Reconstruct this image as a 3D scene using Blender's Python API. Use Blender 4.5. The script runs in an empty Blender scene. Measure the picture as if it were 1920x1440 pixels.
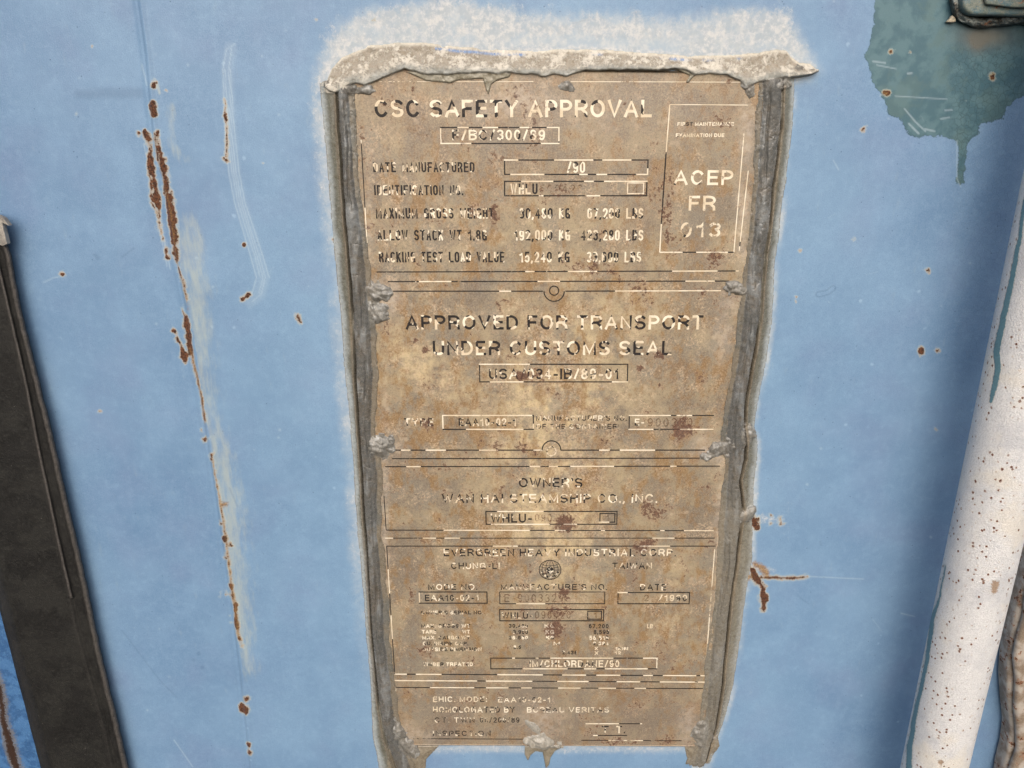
import bpy, bmesh, math, random
import numpy as np
from mathutils import Vector

rnd = random.Random(7)
S = bpy.context.scene
COL = S.collection

# ------------------------------------------------------------------ camera, light, exposure
F = 1443.0                       # focal length in pixels of the 1920 px wide photograph
PITCH = math.radians(18.8)
D0, H0 = 0.436, 1.60             # camera distance from the door, camera height
cp, sp = math.cos(PITCH), math.sin(PITCH)

cam_d = bpy.data.cameras.new('camera')
cam = bpy.data.objects.new('camera', cam_d)
COL.objects.link(cam)
cam.location = (0, -D0, H0)
cam.rotation_euler = (math.pi / 2 - PITCH, 0, 0)
cam_d.sensor_width = 36
cam_d.lens = 36 * F / 1920
cam_d.clip_start = 0.01
cam_d.clip_end = 100
S.camera = cam

SUN_AZ, SUN_EL = math.radians(-3), math.radians(36)      # to the right of the door's normal, above
W = bpy.data.worlds.new('World')
S.world = W
W.use_nodes = True
wn = W.node_tree
wn.nodes.clear()
wo = wn.nodes.new('ShaderNodeOutputWorld')
wb = wn.nodes.new('ShaderNodeBackground')
sky = wn.nodes.new('ShaderNodeTexSky')
sky.sky_type = 'NISHITA'
sky.sun_disc = False
sky.sun_elevation = SUN_EL
sky.sun_rotation = math.pi - SUN_AZ
sky.dust_density = 6.0
sky.air_density = 1.0
sky.ozone_density = 1.0
wb.inputs['Strength'].default_value = 0.12
wn.links.new(sky.outputs[0], wb.inputs[0])
wn.links.new(wb.outputs[0], wo.inputs[0])

sun_d = bpy.data.lights.new('sun', 'SUN')
sun_d.energy = 1.5
sun_d.angle = math.radians(72)
sun_d.color = (1.0, 0.975, 0.945)
sun = bpy.data.objects.new('sun', sun_d)
COL.objects.link(sun)
sdir = Vector((math.sin(SUN_AZ) * math.cos(SUN_EL), -math.cos(SUN_AZ) * math.cos(SUN_EL), math.sin(SUN_EL)))
sun.rotation_euler = sdir.to_track_quat('Z', 'Y').to_euler()
sun.location = (1, -1, 3)

S.view_settings.view_transform = 'Standard'
S.view_settings.look = 'None'
S.view_settings.gamma = 1
S.view_settings.exposure = 0.28
S.view_settings.use_curve_mapping = False

# ------------------------------------------------------------------ helpers
def unproj(u, v, d=0.0):
    """measured point (u, v) of the photograph -> X, Z on the vertical plane d metres in front of the door"""
    u = np.asarray(u, float); v = np.asarray(v, float)
    t = (D0 - d) / (F * cp + (720 - v) * sp)
    return t * (u - 960), H0 + t * (-F * sp + (720 - v) * cp)

def proj(X, Z, d=0.0):
    dy = D0 - d; dz = Z - H0
    zf = dy * cp - dz * sp
    return 960 + F * X / zf, 720 - F * (dz * cp + dy * sp) / zf

def _hash(ix, iy, seed):
    n = (ix.astype(np.int64) * 374761393 + iy.astype(np.int64) * 668265263 + seed * 974634777) & 0xFFFFFFFF
    n = ((n ^ (n >> 13)) * 1274126177) & 0xFFFFFFFF
    n = n ^ (n >> 16)
    return (n & 0xFFFFFF) / float(0xFFFFFF)

def vnoise(x, y, seed=0):
    x = np.asarray(x, float); y = np.asarray(y, float)
    ix = np.floor(x); iy = np.floor(y)
    fx = x - ix; fy = y - iy
    fx = fx * fx * (3 - 2 * fx); fy = fy * fy * (3 - 2 * fy)
    a = _hash(ix, iy, seed); b = _hash(ix + 1, iy, seed)
    c = _hash(ix, iy + 1, seed); d = _hash(ix + 1, iy + 1, seed)
    return (a * (1 - fx) + b * fx) * (1 - fy) + (c * (1 - fx) + d * fx) * fy

def fbm(x, y, s, octv=4, seed=0, gain=0.55):
    t = 0; amp = 1; tot = 0
    for o in range(octv):
        t = t + amp * vnoise(x / s, y / s, seed + o * 17)
        tot += amp; amp *= gain; s = s / 2.03
    return t / tot - 0.5

def sstep(x, a, b):
    t = np.clip((x - a) / (b - a), 0, 1)
    return t * t * (3 - 2 * t)

def polydist(u, v, pts):
    """best (w - distance) to a polyline of (u, v, halfwidth)"""
    best = np.full(u.shape, -1e3)
    R = 70
    for i in range(max(1, len(pts) - 1)):
        a = pts[i]; b = pts[i + 1] if len(pts) > 1 else (a[0] + .01, a[1], a[2])
        m = (u > min(a[0], b[0]) - R) & (u < max(a[0], b[0]) + R) & (v > min(a[1], b[1]) - R) & (v < max(a[1], b[1]) + R)
        if not m.any(): continue
        uu = u[m]; vv = v[m]
        dx, dy = b[0] - a[0], b[1] - a[1]
        t = np.clip(((uu - a[0]) * dx + (vv - a[1]) * dy) / (dx * dx + dy * dy + 1e-9), 0, 1)
        dd = np.hypot(uu - a[0] - t * dx, vv - a[1] - t * dy)
        best[m] = np.maximum(best[m], a[2] + (b[2] - a[2]) * t - dd)
    return best

def polydists(u, v, lines):
    b = np.full(u.shape, -1e3)
    for l in lines: b = np.maximum(b, polydist(u, v, l))
    return b

def polysdf(u, v, poly):
    """signed distance, positive inside"""
    out = np.full(u.shape, -300.0)
    P = np.array(poly, float)
    m = (u > P[:, 0].min() - 60) & (u < P[:, 0].max() + 60) & (v > P[:, 1].min() - 60) & (v < P[:, 1].max() + 60)
    uu = u[m]; vv = v[m]
    inside = np.zeros(uu.shape, bool); dist = np.full(uu.shape, 1e9)
    n = len(P)
    for i in range(n):
        a = P[i]; b = P[(i + 1) % n]
        c = ((a[1] > vv) != (b[1] > vv))
        with np.errstate(divide='ignore', invalid='ignore'):
            xi = (b[0] - a[0]) * (vv - a[1]) / (b[1] - a[1] + 1e-12) + a[0]
        inside ^= c & (uu < xi)
        dx, dy = b - a
        t = np.clip(((uu - a[0]) * dx + (vv - a[1]) * dy) / (dx * dx + dy * dy + 1e-9), 0, 1)
        dist = np.minimum(dist, np.hypot(uu - a[0] - t * dx, vv - a[1] - t * dy))
    out[m] = np.where(inside, dist, -dist)
    return out

def mesh_np(name, co, faces, mat, parent=None, attrs=None, smooth=True):
    me = bpy.data.meshes.new(name)
    co = np.asarray(co, np.float32); faces = np.asarray(faces, np.int32)
    k = faces.shape[1]
    me.vertices.add(len(co)); me.vertices.foreach_set('co', co.ravel())
    me.loops.add(faces.size); me.loops.foreach_set('vertex_index', faces.ravel())
    me.polygons.add(len(faces))
    me.polygons.foreach_set('loop_start', np.arange(0, faces.size, k, dtype=np.int32))
    me.polygons.foreach_set('use_smooth', np.full(len(faces), smooth))
    me.update(calc_edges=True)
    for an, arr in (attrs or {}).items():
        arr = np.asarray(arr, np.float32)
        if arr.ndim == 2:
            a = me.attributes.new(an, 'FLOAT_COLOR', 'POINT')
            a.data.foreach_set('color', np.c_[arr, np.ones(len(arr), np.float32)].astype(np.float32).ravel())
        else:
            a = me.attributes.new(an, 'FLOAT', 'POINT'); a.data.foreach_set('value', arr)
    me.materials.append(mat)
    return link(name, me, parent)

def link(name, me, parent=None):
    o = bpy.data.objects.new(name, me)
    COL.objects.link(o)
    if parent is not None:
        o.parent = parent
        o.location = -parent.location
    return o

def grid_faces(nr, nc, keep=None):
    i = np.arange(nr * nc).reshape(nr, nc)
    f = np.stack([i[:-1, :-1], i[1:, :-1], i[1:, 1:], i[:-1, 1:]], -1)
    if keep is not None:
        f = f[keep[:-1, :-1] | keep[1:, :-1] | keep[1:, 1:] | keep[:-1, 1:]]
    return f.reshape(-1, 4)

def compact(co, faces, attrs):
    used = np.unique(faces); remap = np.zeros(len(co), int); remap[used] = np.arange(len(used))
    return co[used], remap[faces], {k: a[used] for k, a in attrs.items()}

def thing(name, loc, label, cat, group=None):
    o = bpy.data.objects.new(name, None)
    COL.objects.link(o)
    o.location = loc; o.empty_display_size = 0.02
    o['label'] = label; o['category'] = cat
    if group: o['group'] = group
    return o

class G:
    """small node builder"""
    def __init__(s, name):
        s.m = bpy.data.materials.new(name); s.m.use_nodes = True
        s.t = s.m.node_tree; s.t.nodes.clear()
        s.out = s.t.nodes.new('ShaderNodeOutputMaterial')
        s.b = s.t.nodes.new('ShaderNodeBsdfPrincipled')
        s.t.links.new(s.b.outputs[0], s.out.inputs[0])
        g = s.t.nodes.new('ShaderNodeNewGeometry')
        s.pos = s.vmul(g.outputs['Position'], (1000, 1000, 1000))     # millimetres
    def set(s, sock, val):
        if hasattr(val, 'is_output') or isinstance(val, bpy.types.NodeSocket): s.t.links.new(val, sock)
        elif sock.type == 'RGBA': sock.default_value = (*val[:3], 1) if isinstance(val, (tuple, list)) else (val, val, val, 1)
        else: sock.default_value = val
    def vmul(s, a, b):
        n = s.t.nodes.new('ShaderNodeVectorMath'); n.operation = 'MULTIPLY'
        s.set(n.inputs[0], a); s.set(n.inputs[1], b); return n.outputs[0]
    def vscale(s, a, f):
        n = s.t.nodes.new('ShaderNodeVectorMath'); n.operation = 'SCALE'
        s.set(n.inputs[0], a); s.set(n.inputs[3], f); return n.outputs[0]
    def vadd(s, a, b):
        n = s.t.nodes.new('ShaderNodeVectorMath'); n.operation = 'ADD'
        s.set(n.inputs[0], a); s.set(n.inputs[1], b); return n.outputs[0]
    def noise(s, sc, det=4, rough=.55, pos=None, off=0, stretch=None, col=False):
        n = s.t.nodes.new('ShaderNodeTexNoise')
        p = pos or s.pos
        if stretch: p = s.vmul(p, stretch)
        if off: p = s.vadd(p, (off, off * 1.7, off * .6))
        s.set(n.inputs['Vector'], p); n.inputs['Scale'].default_value = sc
        n.inputs['Detail'].default_value = det; n.inputs['Roughness'].default_value = rough
        return n.outputs['Color'] if col else s.math('MULTIPLY_ADD', n.outputs['Fac'], 1.7, -.35)
    def voro(s, sc, pos=None, feat='F1', rand=1.0):
        n = s.t.nodes.new('ShaderNodeTexVoronoi'); n.feature = feat
        s.set(n.inputs['Vector'], pos or s.pos); n.inputs['Scale'].default_value = sc
        n.inputs['Randomness'].default_value = rand
        return n
    def attr(s, name, fac=True):
        n = s.t.nodes.new('ShaderNodeAttribute'); n.attribute_name = name
        return n.outputs['Fac' if fac else 'Color']
    def math(s, op, a, b=0.0, c=0.0):
        n = s.t.nodes.new('ShaderNodeMath'); n.operation = op
        s.set(n.inputs[0], a); s.set(n.inputs[1], b); s.set(n.inputs[2], c); return n.outputs[0]
    def add(s, a, b): return s.math('ADD', a, b)
    def mul(s, a, b): return s.math('MULTIPLY', a, b)
    def step(s, x, a, b, lo=0.0, hi=1.0):
        n = s.t.nodes.new('ShaderNodeMapRange'); n.interpolation_type = 'SMOOTHSTEP'
        s.set(n.inputs[0], x)
        n.inputs[1].default_value = a; n.inputs[2].default_value = b
        n.inputs[3].default_value = lo; n.inputs[4].default_value = hi
        return n.outputs[0]
    def mix(s, f, a, b, mode='MIX'):
        n = s.t.nodes.new('ShaderNodeMix'); n.data_type = 'RGBA'; n.blend_type = mode
        s.set(n.inputs[0], f); s.set(n.inputs[6], a); s.set(n.inputs[7], b); return n.outputs[2]
    def bump(s, h, dist, strength=1.0, normal=None):
        n = s.t.nodes.new('ShaderNodeBump')
        n.inputs['Distance'].default_value = dist; n.inputs['Strength'].default_value = strength
        s.set(n.inputs['Height'], h)
        if normal is not None: s.set(n.inputs['Normal'], normal)
        return n.outputs[0]
    def fin(s, col, rough=.5, metal=0.0, normal=None, spec=.5):
        s.set(s.b.inputs['Base Color'], col); s.set(s.b.inputs['Roughness'], rough)
        s.set(s.b.inputs['Metallic'], metal); s.set(s.b.inputs['Specular IOR Level'], spec)
        if normal is not None: s.set(s.b.inputs['Normal'], normal)
        return s.m

# ------------------------------------------------------------------ materials
def rust_color(g):
    a = g.noise(.9, 5, .65)
    c = g.mix(g.step(a, .38, .62), (.040, .018, .012), (.125, .050, .024))
    return g.mix(g.step(g.noise(1.7, 3, .6, off=9), .62, .85), c, (.27, .115, .045))

def mat_door():
    g = G('faded_blue_paint')
    lo = g.noise(.012, 3, .5)
    mid = g.noise(.05, 5, .6, off=3)
    c = g.mix(g.step(lo, .1, .9), (.104, .195, .340), (.150, .258, .410))
    c = g.mix(g.mul(g.step(mid, .3, 1.0), .5), c, (.190, .315, .485))
    c = g.mix(g.mul(g.step(g.noise(.03, 4, .5, off=11), .4, 1.0), .4), c, (.150, .200, .350))
    c = g.mix(g.mul(g.attr('fade_vignette'), g.step(g.noise(.035, 6, .6, off=93), -.1, 1.0, .22, .62)), c, (.262, .425, .585))
    # vertical weathering wipes, pale bloom dots and dark pin specks
    st = g.noise(.5, 4, .6, stretch=(1, 1, .06), off=5)
    c = g.mix(g.mul(g.step(st, .55, .9), .05), c, (.30, .44, .62))
    gr = g.noise(2.2, 3, .7, off=1)
    c = g.mix(g.step(gr, .45, .85, 0, .24), c, (.28, .42, .60))
    hz = g.noise(.22, 6, .72, off=61); c = g.mix(g.step(hz, .4, .95, 0, .26), c, (.26, .40, .56))
    c = g.mix(g.step(gr, .42, .28, 0, .30), c, (.07, .15, .32))
    v = g.voro(.055); vd = g.add(v.outputs['Distance'], g.mul(g.noise(.6, 3), .06))
    sel = g.step(g.voro(.055).outputs['Color'], .45, .55)
    c = g.mix(g.mul(g.mul(g.step(vd, .11, .05), sel), .35), c, (.36, .50, .66))
    v2 = g.voro(.19); sel2 = g.step(g.noise(.08, 2, off=21), .50, .60)
    c = g.mix(g.mul(g.mul(g.step(v2.outputs['Distance'], .085, .045), sel2), .7), c, (.05, .09, .17))
    # chalky bloom round the sealant
    w = g.attr('bloom')
    nw = g.noise(.42, 8, .72, off=2, stretch=(1, 1, .8)); nw2 = g.noise(2.6, 4, .7, off=8)
    ww = g.add(w, g.add(g.mul(g.add(nw, -.5), 1.15), g.mul(g.add(nw2, -.5), .5)))
    ww = g.mul(g.step(ww, .18, .86), g.step(w, .01, .12))
    mist = g.add(g.attr('mist'), g.mul(g.add(g.noise(.16, 5, .6, off=88), -.5), .28))
    c = g.mix(g.mul(g.step(mist, .0, 1.1), g.step(g.attr('mist'), .01, .15)), c, g.mix(g.step(g.noise(.3, 5, .6, off=89), .3, .8), (.36, .43, .50), (.50, .53, .54)))
    bc = g.mix(g.step(g.noise(.35, 6, .7, off=31), .35, .7), (.38, .43, .48), (.62, .62, .61))
    c = g.mix(g.mul(ww, .74), c, bc)
    # cream wash where the top coat has worn along the seam
    p = g.attr('cream')
    pp = g.add(p, g.mul(g.add(g.noise(.28, 6, .7, off=4, stretch=(1, 1, .22)), -.5), 1.2))
    c = g.mix(g.mul(g.step(pp, .18, 1.05), .52), c, (.42, .45, .385))
    # hand repaint in teal
    t = g.attr('teal')
    tt = g.add(t, g.mul(g.add(g.noise(.55, 6, .7, off=6), -.5), 11))
    tm = g.step(tt, -.8, .8)
    tc = g.mix(g.step(g.noise(.12, 5, .6, off=7), .35, .65), (.054, .122, .158), (.084, .165, .198))
    tc = g.mix(g.mul(g.step(g.noise(.06, 3, .6, off=17), .55, .7), .4), tc, (.085, .145, .145))
    cr = g.voro(.33, feat='DISTANCE_TO_EDGE', pos=g.vadd(g.pos, g.vscale(g.noise(.5, 3, col=True), 2.0)))
    crk = g.mul(g.step(cr.outputs['Distance'], .045, .01), g.attr('crackle'))
    tc = g.mix(g.mul(crk, .6), tc, (.03, .075, .09))
    tc = g.mix(g.mul(g.attr('brown'), .75), tc, (.15, .13, .10))
    c = g.mix(tm, c, tc)
    c = g.mix(g.mul(g.step(g.math('ABSOLUTE', tt), 1.6, .4), .45), c, (.06, .125, .15))
    # scratches
    s = g.attr('scratch')
    ss = g.mul(s, g.step(g.noise(.8, 5, .7, off=12), .05, .4))
    c = g.mix(g.mul(ss, .52), c, (.42, .52, .60))
    # rust with its cream rim
    r = g.attr('rust')
    rr = g.add(r, g.mul(g.add(g.noise(1.1, 6, .7, off=14), -.5), 6))
    rim = g.mul(g.step(rr, -6.0, -.8), .66)
    c = g.mix(rim, c, g.mix(g.step(rr, -4.5, -.6), (.46, .52, .50), (.42, .30, .15)))
    rm = g.step(rr, -.9, .5)
    c = g.mix(rm, c, rust_color(g))
    o = g.attr('ochre')
    oo = g.add(o, g.mul(g.add(g.noise(.8, 5, .7, off=15), -.5), 8))
    c = g.mix(g.mul(g.step(oo, -4, 5), .9), c, g.mix(g.step(g.noise(.9, 6, .75, off=98), .3, .75), (.14, .065, .03), (.42, .27, .10)))
    c = g.mix(g.mul(g.attr('dark'), .5), c, (.06, .11, .20))
    h = g.add(g.mul(g.noise(1.4, 3, .6, off=40), .35), g.mul(g.noise(4.5, 2, .5), .12))
    h = g.add(h, g.mul(rm, g.mul(g.noise(2.2, 4, .7, off=41), 1.6)))
    h = g.add(h, g.mul(tm, .8)); h = g.add(h, g.mul(crk, -.5)); h = g.add(h, g.mul(ww, g.mul(nw2, .6)))
    rough = g.add(.42, g.add(g.mul(ww, .4), g.mul(rm, .45)))
    return g.fin(c, rough, 0, g.bump(h, .00022, .8), .45)

def plate_color(g):
    a = g.noise(.035, 6, .62)
    c = g.mix(g.step(a, .36, .64), (.215, .183, .145), (.330, .275, .190))
    ch = g.attr('glow_and_clean')  # pale patches plus the painted glow at the plate's centre
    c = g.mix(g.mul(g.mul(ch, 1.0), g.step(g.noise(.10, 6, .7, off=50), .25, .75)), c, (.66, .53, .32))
    gy = g.noise(.055, 5, .6, off=51)
    vt = g.noise(.045, 5, .65, off=95, stretch=(1, 1, .4))
    c = g.mix(g.mul(g.step(vt, .5, .9), .55), c, (.165, .125, .105))
    c = g.mix(g.mul(g.step(gy, .50, .72), .7), c, (.235, .215, .180))
    oc = g.add(g.noise(.12, 7, .68, off=52, stretch=(1, 1, .62)), g.mul(g.add(g.noise(.022, 3, .5, off=101), -.5), .35))
    c = g.mix(g.mul(g.step(oc, .50, .74), .80), c, (.275, .165, .070))
    oc2 = g.add(g.noise(.30, 6, .7, off=53, stretch=(1, 1, .7)), g.mul(g.add(g.noise(.03, 3, .5, off=103), -.5), .45))
    c = g.mix(g.mul(g.step(oc2, .52, .80), .55), c, (.235, .130, .055))
    wh = g.noise(.16, 7, .72, off=54)
    c = g.mix(g.mul(g.step(g.add(wh, g.mul(g.attr('dust'), .25)), .62, .80), .55), c, (.52, .42, .31))
    cl = g.noise(.8, 6, .75, off=66); cw = g.noise(.07, 4, .6, off=67)
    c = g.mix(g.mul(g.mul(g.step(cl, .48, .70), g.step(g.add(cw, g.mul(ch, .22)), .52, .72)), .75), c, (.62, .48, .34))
    c = g.mix(g.mul(g.attr('cool'), g.step(g.noise(.04, 5, .6, off=105), .1, .9, .25, .8)), c, (.225, .186, .152))
    fine = g.noise(1.4, 4, .75, off=55)
    c = g.mix(g.step(fine, .45, .72, 0, .40), c, (.44, .36, .25))
    br_ = g.noise(.45, 6, .75, off=68)
    c = g.mix(g.step(br_, .46, .10, 0, .70), c, (.105, .068, .050))
    c = g.mix(g.step(fine, .46, .18, 0, .45), c, (.12, .085, .055))
    # rust eruptions
    s = g.attr('spot')
    q = g.add(g.add(g.noise(.42, 7, .78, off=56), g.mul(g.add(g.noise(.07, 3, off=57), -.5), .60)), g.mul(s, .42))
    sm = g.step(q, .735, .83)
    rim = g.step(q, .60, .74)
    c = g.mix(g.mul(rim, .35), c, (.44, .31, .20))
    rc = g.mix(g.step(g.noise(1.1, 4, .7, off=58), .4, .6), (.075, .038, .030), (.150, .080, .052))
    c = g.mix(g.mul(sm, .9), c, rc)
    c = g.mix(g.mul(g.attr('dust'), g.step(g.noise(.3, 6, .7, off=59), .35, .75, .1, .55)), c, (.48, .43, .38))
    pk = g.voro(.6); c = g.mix(g.mul(g.step(pk.outputs['Distance'], .16, .09), g.step(g.noise(.2, 3, off=60), .6, .75, 0, .45)), c, (.10, .055, .035))
    return c, sm, fine

def plate_bump(g, sm, fine):
    h = g.add(g.mul(fine, .35), g.mul(sm, .8))
    h = g.add(h, g.mul(g.noise(.25, 4, .6, off=61), .8))
    return g.bump(h, .00012, .7)

def mat_plate():
    g = G('weathered_etched_steel')
    c, sm, fine = plate_color(g)
    met = g.add(.16, g.mul(sm, -.16))
    return g.fin(c, g.add(.42, g.mul(sm, .35)), met, plate_bump(g, sm, fine), .35)

def mat_ink():
    g = G('flaking_etched_letter_paint')
    c, sm, fine = plate_color(g)
    p = g.vscale(g.pos, g.attr('ks'))
    n = g.noise(1.0, 2, .5, pos=p, off=3)
    k = g.step(g.add(g.mul(g.add(n, -.5), 2.6), g.attr('ink')), .475, .525)
    cream = g.mix(g.step(g.noise(.09, 4, .6, off=71), .35, .7), (.84, .77, .63), (.66, .55, .39))
    cream = g.mix(g.step(fine, .3, .7, 0, .3), cream, (.78, .72, .62))
    black = g.mix(g.step(g.noise(.5, 5, .7, off=72), .45, .8, 0, .55), (.014, .013, .015), (.075, .06, .05))
    ic = g.mix(k, cream, black)
    st = g.attr('stamp')
    ic = g.mix(st, ic, g.mix(1.0, c, (.50, .42, .38), 'MULTIPLY'))
    w = g.add(g.add(g.mul(g.add(g.noise(1.3, 4, .65, pos=p, off=33), -.5), .85), g.mul(g.add(g.noise(1.6, 3, .6, off=34), -.5), .30)), g.attr('wear'))
    wm = g.math('MAXIMUM', g.step(w, .34, .52), g.step(k, .2, .8, .10, .02))
    col = g.mix(wm, ic, c)
    col = g.mix(g.mul(sm, .55), col, (.13, .065, .045))
    met = g.mul(wm, .15)
    return g.fin(col, .5, met, plate_bump(g, sm, fine), .22)

def mat_sealant():
    g = G('aged_grey_sealant')
    c = g.attr('tone', False)
    ch = g.attr('chalk')
    n = g.noise(.8, 6, .7, off=80)
    c = g.mix(g.step(n, .35, .7, 0, .35), c, g.mix(1.0, c, (1.45, 1.42, 1.35), 'MULTIPLY'))
    c = g.mix(g.step(g.noise(.35, 5, .7, off=81), .5, .75, 0, .55), c, g.mix(1.0, c, (.62, .56, .46), 'MULTIPLY'))
    fl = g.mul(g.step(g.add(g.noise(.50, 8, .80, off=82), g.mul(g.add(g.noise(.12, 3, off=90), -.5), .7)), .44, .64), ch)
    c = g.mix(g.mul(fl, .85), c, (.68, .645, .57))
    c = g.mix(g.mul(g.mul(g.step(g.noise(.3, 7, .75, off=83), .62, .80), ch), .6), c, (.17, .14, .105))
    c = g.mix(g.mul(g.step(g.noise(3.2, 3, .7, off=84), .6, .75), .25), c, (.60, .56, .48))
    h = g.add(g.mul(g.noise(1.8, 5, .75, off=85), g.add(.22, g.mul(ch, 1.1))), g.mul(fl, .7))
    h = g.add(h, g.mul(g.noise(.9, 4, .6, off=86, stretch=(1, 1, .12)), .15))
    r = g.add(.20, g.mul(ch, .55))
    r = g.add(r, g.mul(g.noise(.4, 3, off=87), .12))
    return g.fin(c, r, 0, g.bump(h, .00030, .8), .55)

def mat_rod():
    g = G('speckled_white_rod_paint')
    a = g.noise(1.25, 6, .8)
    c = g.mix(g.step(a, .1, .7), (.50, .50, .51), (.75, .76, .775))
    c = g.mix(g.step(g.noise(.12, 6, .7, off=77), .45, .85, 0, .45), c, (.52, .54, .58))
    b = g.noise(.035, 4, .6, off=2)
    c = g.mix(g.mul(g.step(b, .52, .85), .5), c, (.46, .48, .53))
    c = g.mix(g.mul(g.step(g.noise(.03, 4, .6, off=5), .55, .8), .4), c, (.74, .67, .54))
    c = g.mix(g.step(g.noise(2.2, 3, .7, off=6), .52, .85, 0, .45), c, (.36, .36, .37))
    dens = g.step(g.noise(.03, 3, .5, off=18), .30, .50)
    for sc, th, of in ((.36, .21, 0.0), (.22, .14, 30.0)):
        v = g.voro(sc, pos=g.vadd(g.vmul(g.pos, (1, 1, .85)), (of, 0, of)))
        d = g.add(v.outputs['Distance'], g.mul(g.add(g.noise(1.5, 3, off=19), -.5), .22))
        sel = g.step(v.outputs['Color'], .46, .54)
        m = g.mul(g.mul(g.step(d, th + .03, th - .03), dens), sel)
        halo = g.mul(g.mul(g.step(d, th + .12, th), dens), sel)
        c = g.mix(g.mul(halo, .3), c, (.60, .42, .25))
        c = g.mix(m, c, (.13, .045, .025))
    pt = g.step(g.add(g.attr('rust'), g.mul(g.add(g.noise(.8, 5, .7, off=23), -.5), 12)), -1, 3)
    c = g.mix(g.mul(pt, .85), c, g.mix(g.noise(1.2, 4), (.20, .10, .05), (.42, .30, .18)))
    dr = g.add(g.attr('drip'), g.mul(g.add(g.noise(.7, 4, .6, off=24), -.5), 3))
    dm = g.step(dr, -.7, .5)
    c = g.mix(g.mul(g.step(dr, -2.6, -.6), .5), c, (.42, .41, .38))
    c = g.mix(dm, c, g.mix(g.noise(.9, 4), (.075, .16, .20), (.12, .24, .29)))
    h = g.add(g.mul(g.noise(1.1, 4, .6, off=25), 1.0), g.mul(g.noise(3, 3, .6, off=26), .5))
    h = g.mix(dm, h, 1.4)
    h = g.add(h, g.mul(pt, -.4))
    return g.fin(c, .5, 0, g.bump(h, .0005, .9), .5)

def mat_rubber():
    g = G('dusty_black_rubber')
    e = g.attr('edge')
    c = g.mix(g.step(g.noise(.06, 5, .6), .35, .65), (.006, .006, .006), (.014, .014, .013))
    c = g.mix(g.step(g.noise(.5, 6, .75, off=3), .45, .85, 0, .5), c, (.036, .036, .034))
    c = g.mix(g.step(g.noise(.11, 6, .7, off=7), .57, .64, 0, .85), c, (.010, .010, .010))
    c = g.mix(g.mul(e, g.step(g.noise(.6, 5, .7, off=4), .2, .7, .4, .9)), c, (.105, .096, .090))
    v = g.voro(.16); c = g.mix(g.mul(g.step(v.outputs['Distance'], .035, .02), .5), c, (.35, .33, .3))
    h = g.add(g.noise(.9, 5, .65), g.mul(g.noise(4, 3, .6), .4))
    return g.fin(c, .62, 0, g.bump(h, .0003, .8), .3)

def mat_chipped(name, base, base2, rustlvl=.56, off=0, wh=None):
    g = G(name)
    c = g.mix(g.step(g.noise(.12, 5, .6, off=off), .3, .7), base, base2)
    if wh: c = g.mix(g.mul(g.step(g.noise(.22, 6, .65, off=off + 3), .50, .56), .85), c, wh)
    c = g.mix(g.step(g.noise(1.5, 4, .7, off=off + 4), .4, .75, 0, .4), c, (.38, .34, .28))
    q = g.noise(.16, 7, .7, off=off + 1)
    c = g.mix(g.step(q, rustlvl - .03, rustlvl), c, (.36, .17, .09))
    m = g.step(q, rustlvl, rustlvl + .035)
    c = g.mix(m, c, rust_color(g))
    h = g.add(g.add(g.noise(.5, 5, .6, off=off), g.mul(m, -.3)), g.mul(g.noise(2.5, 3), .3))
    return g.fin(c, g.add(.5, g.mul(m, .3)), 0, g.bump(h, .0004, .7), .45)

M_door = mat_door(); M_plate = mat_plate(); M_ink = mat_ink(); M_seal = mat_sealant()
M_rod = mat_rod(); M_rubber = mat_rubber()
M_brack = mat_chipped('chipped_teal_paint_over_rust', (.105, .145, .135), (.175, .20, .175), .74, 5, (.07, .14, .17))
M_weld = mat_chipped('flaked_weld_bead', (.035, .055, .065), (.20, .235, .235), .74, 9, (.010, .009, .008))
M_lug = mat_chipped('rusty_cream_casting', (.20, .15, .11), (.40, .36, .32), .66, 15)
M_leaf = mat_chipped('deep_blue_door_edge_paint', (.030, .085, .20), (.05, .12, .26), .66, 25)
M_dark = G('dark_gap'); M_dark = M_dark.fin((.012, .012, .014), .8)

# ------------------------------------------------------------------ outline of the sealant (measured)
LV = [60, 150, 240, 350, 450, 580, 700, 800, 900, 1000, 1100, 1200, 1300, 1380, 1440, 1500]
LO = [600, 600, 608, 618, 626, 639, 648, 659, 665, 672, 681, 689, 697, 700, 712, 730]
LC = [630, 632, 636, 643, 652, 662, 667, 674, 680, 686, 693, 699, 708, 722, 742, 752]
LB = [654, 655, 657, 666, 681, 692, 700, 696, 708, 707, 716, 722, 734, 745, 772, 790]
RV = [60, 150, 240, 330, 400, 500, 600, 700, 760, 800, 830, 860, 900, 960, 1000, 1050, 1100, 1200, 1280, 1360, 1440, 1500]
RB = [1430, 1428, 1424, 1420, 1416, 1402, 1393, 1378, 1366, 1362, 1358, 1364, 1363, 1358, 1357, 1355, 1350, 1336, 1330, 1320, 1296, 1290]
RC = [1466, 1466, 1463, 1452, 1444, 1432, 1424, 1406, 1396, 1394, 1398, 1396, 1386, 1392, 1385, 1380, 1373, 1361, 1354, 1342, 1318, 1310]
RO = [1490, 1489, 1485, 1474, 1464, 1452, 1447, 1431, 1418, 1414, 1419, 1418, 1413, 1410, 1410, 1409, 1400, 1386, 1376, 1354, 1326, 1314]
TU_x = [560, 612, 622, 640, 690, 740, 800, 860, 920, 1000, 1100, 1180, 1240, 1300, 1360, 1420, 1455, 1475, 1486, 1500, 1520, 1532, 1540]
TU_y = [150, 150, 128, 108, 84, 80, 80, 86, 92, 94, 91, 96, 101, 104, 103, 99, 93, 95, 108, 118, 119, 128, 131]
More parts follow.
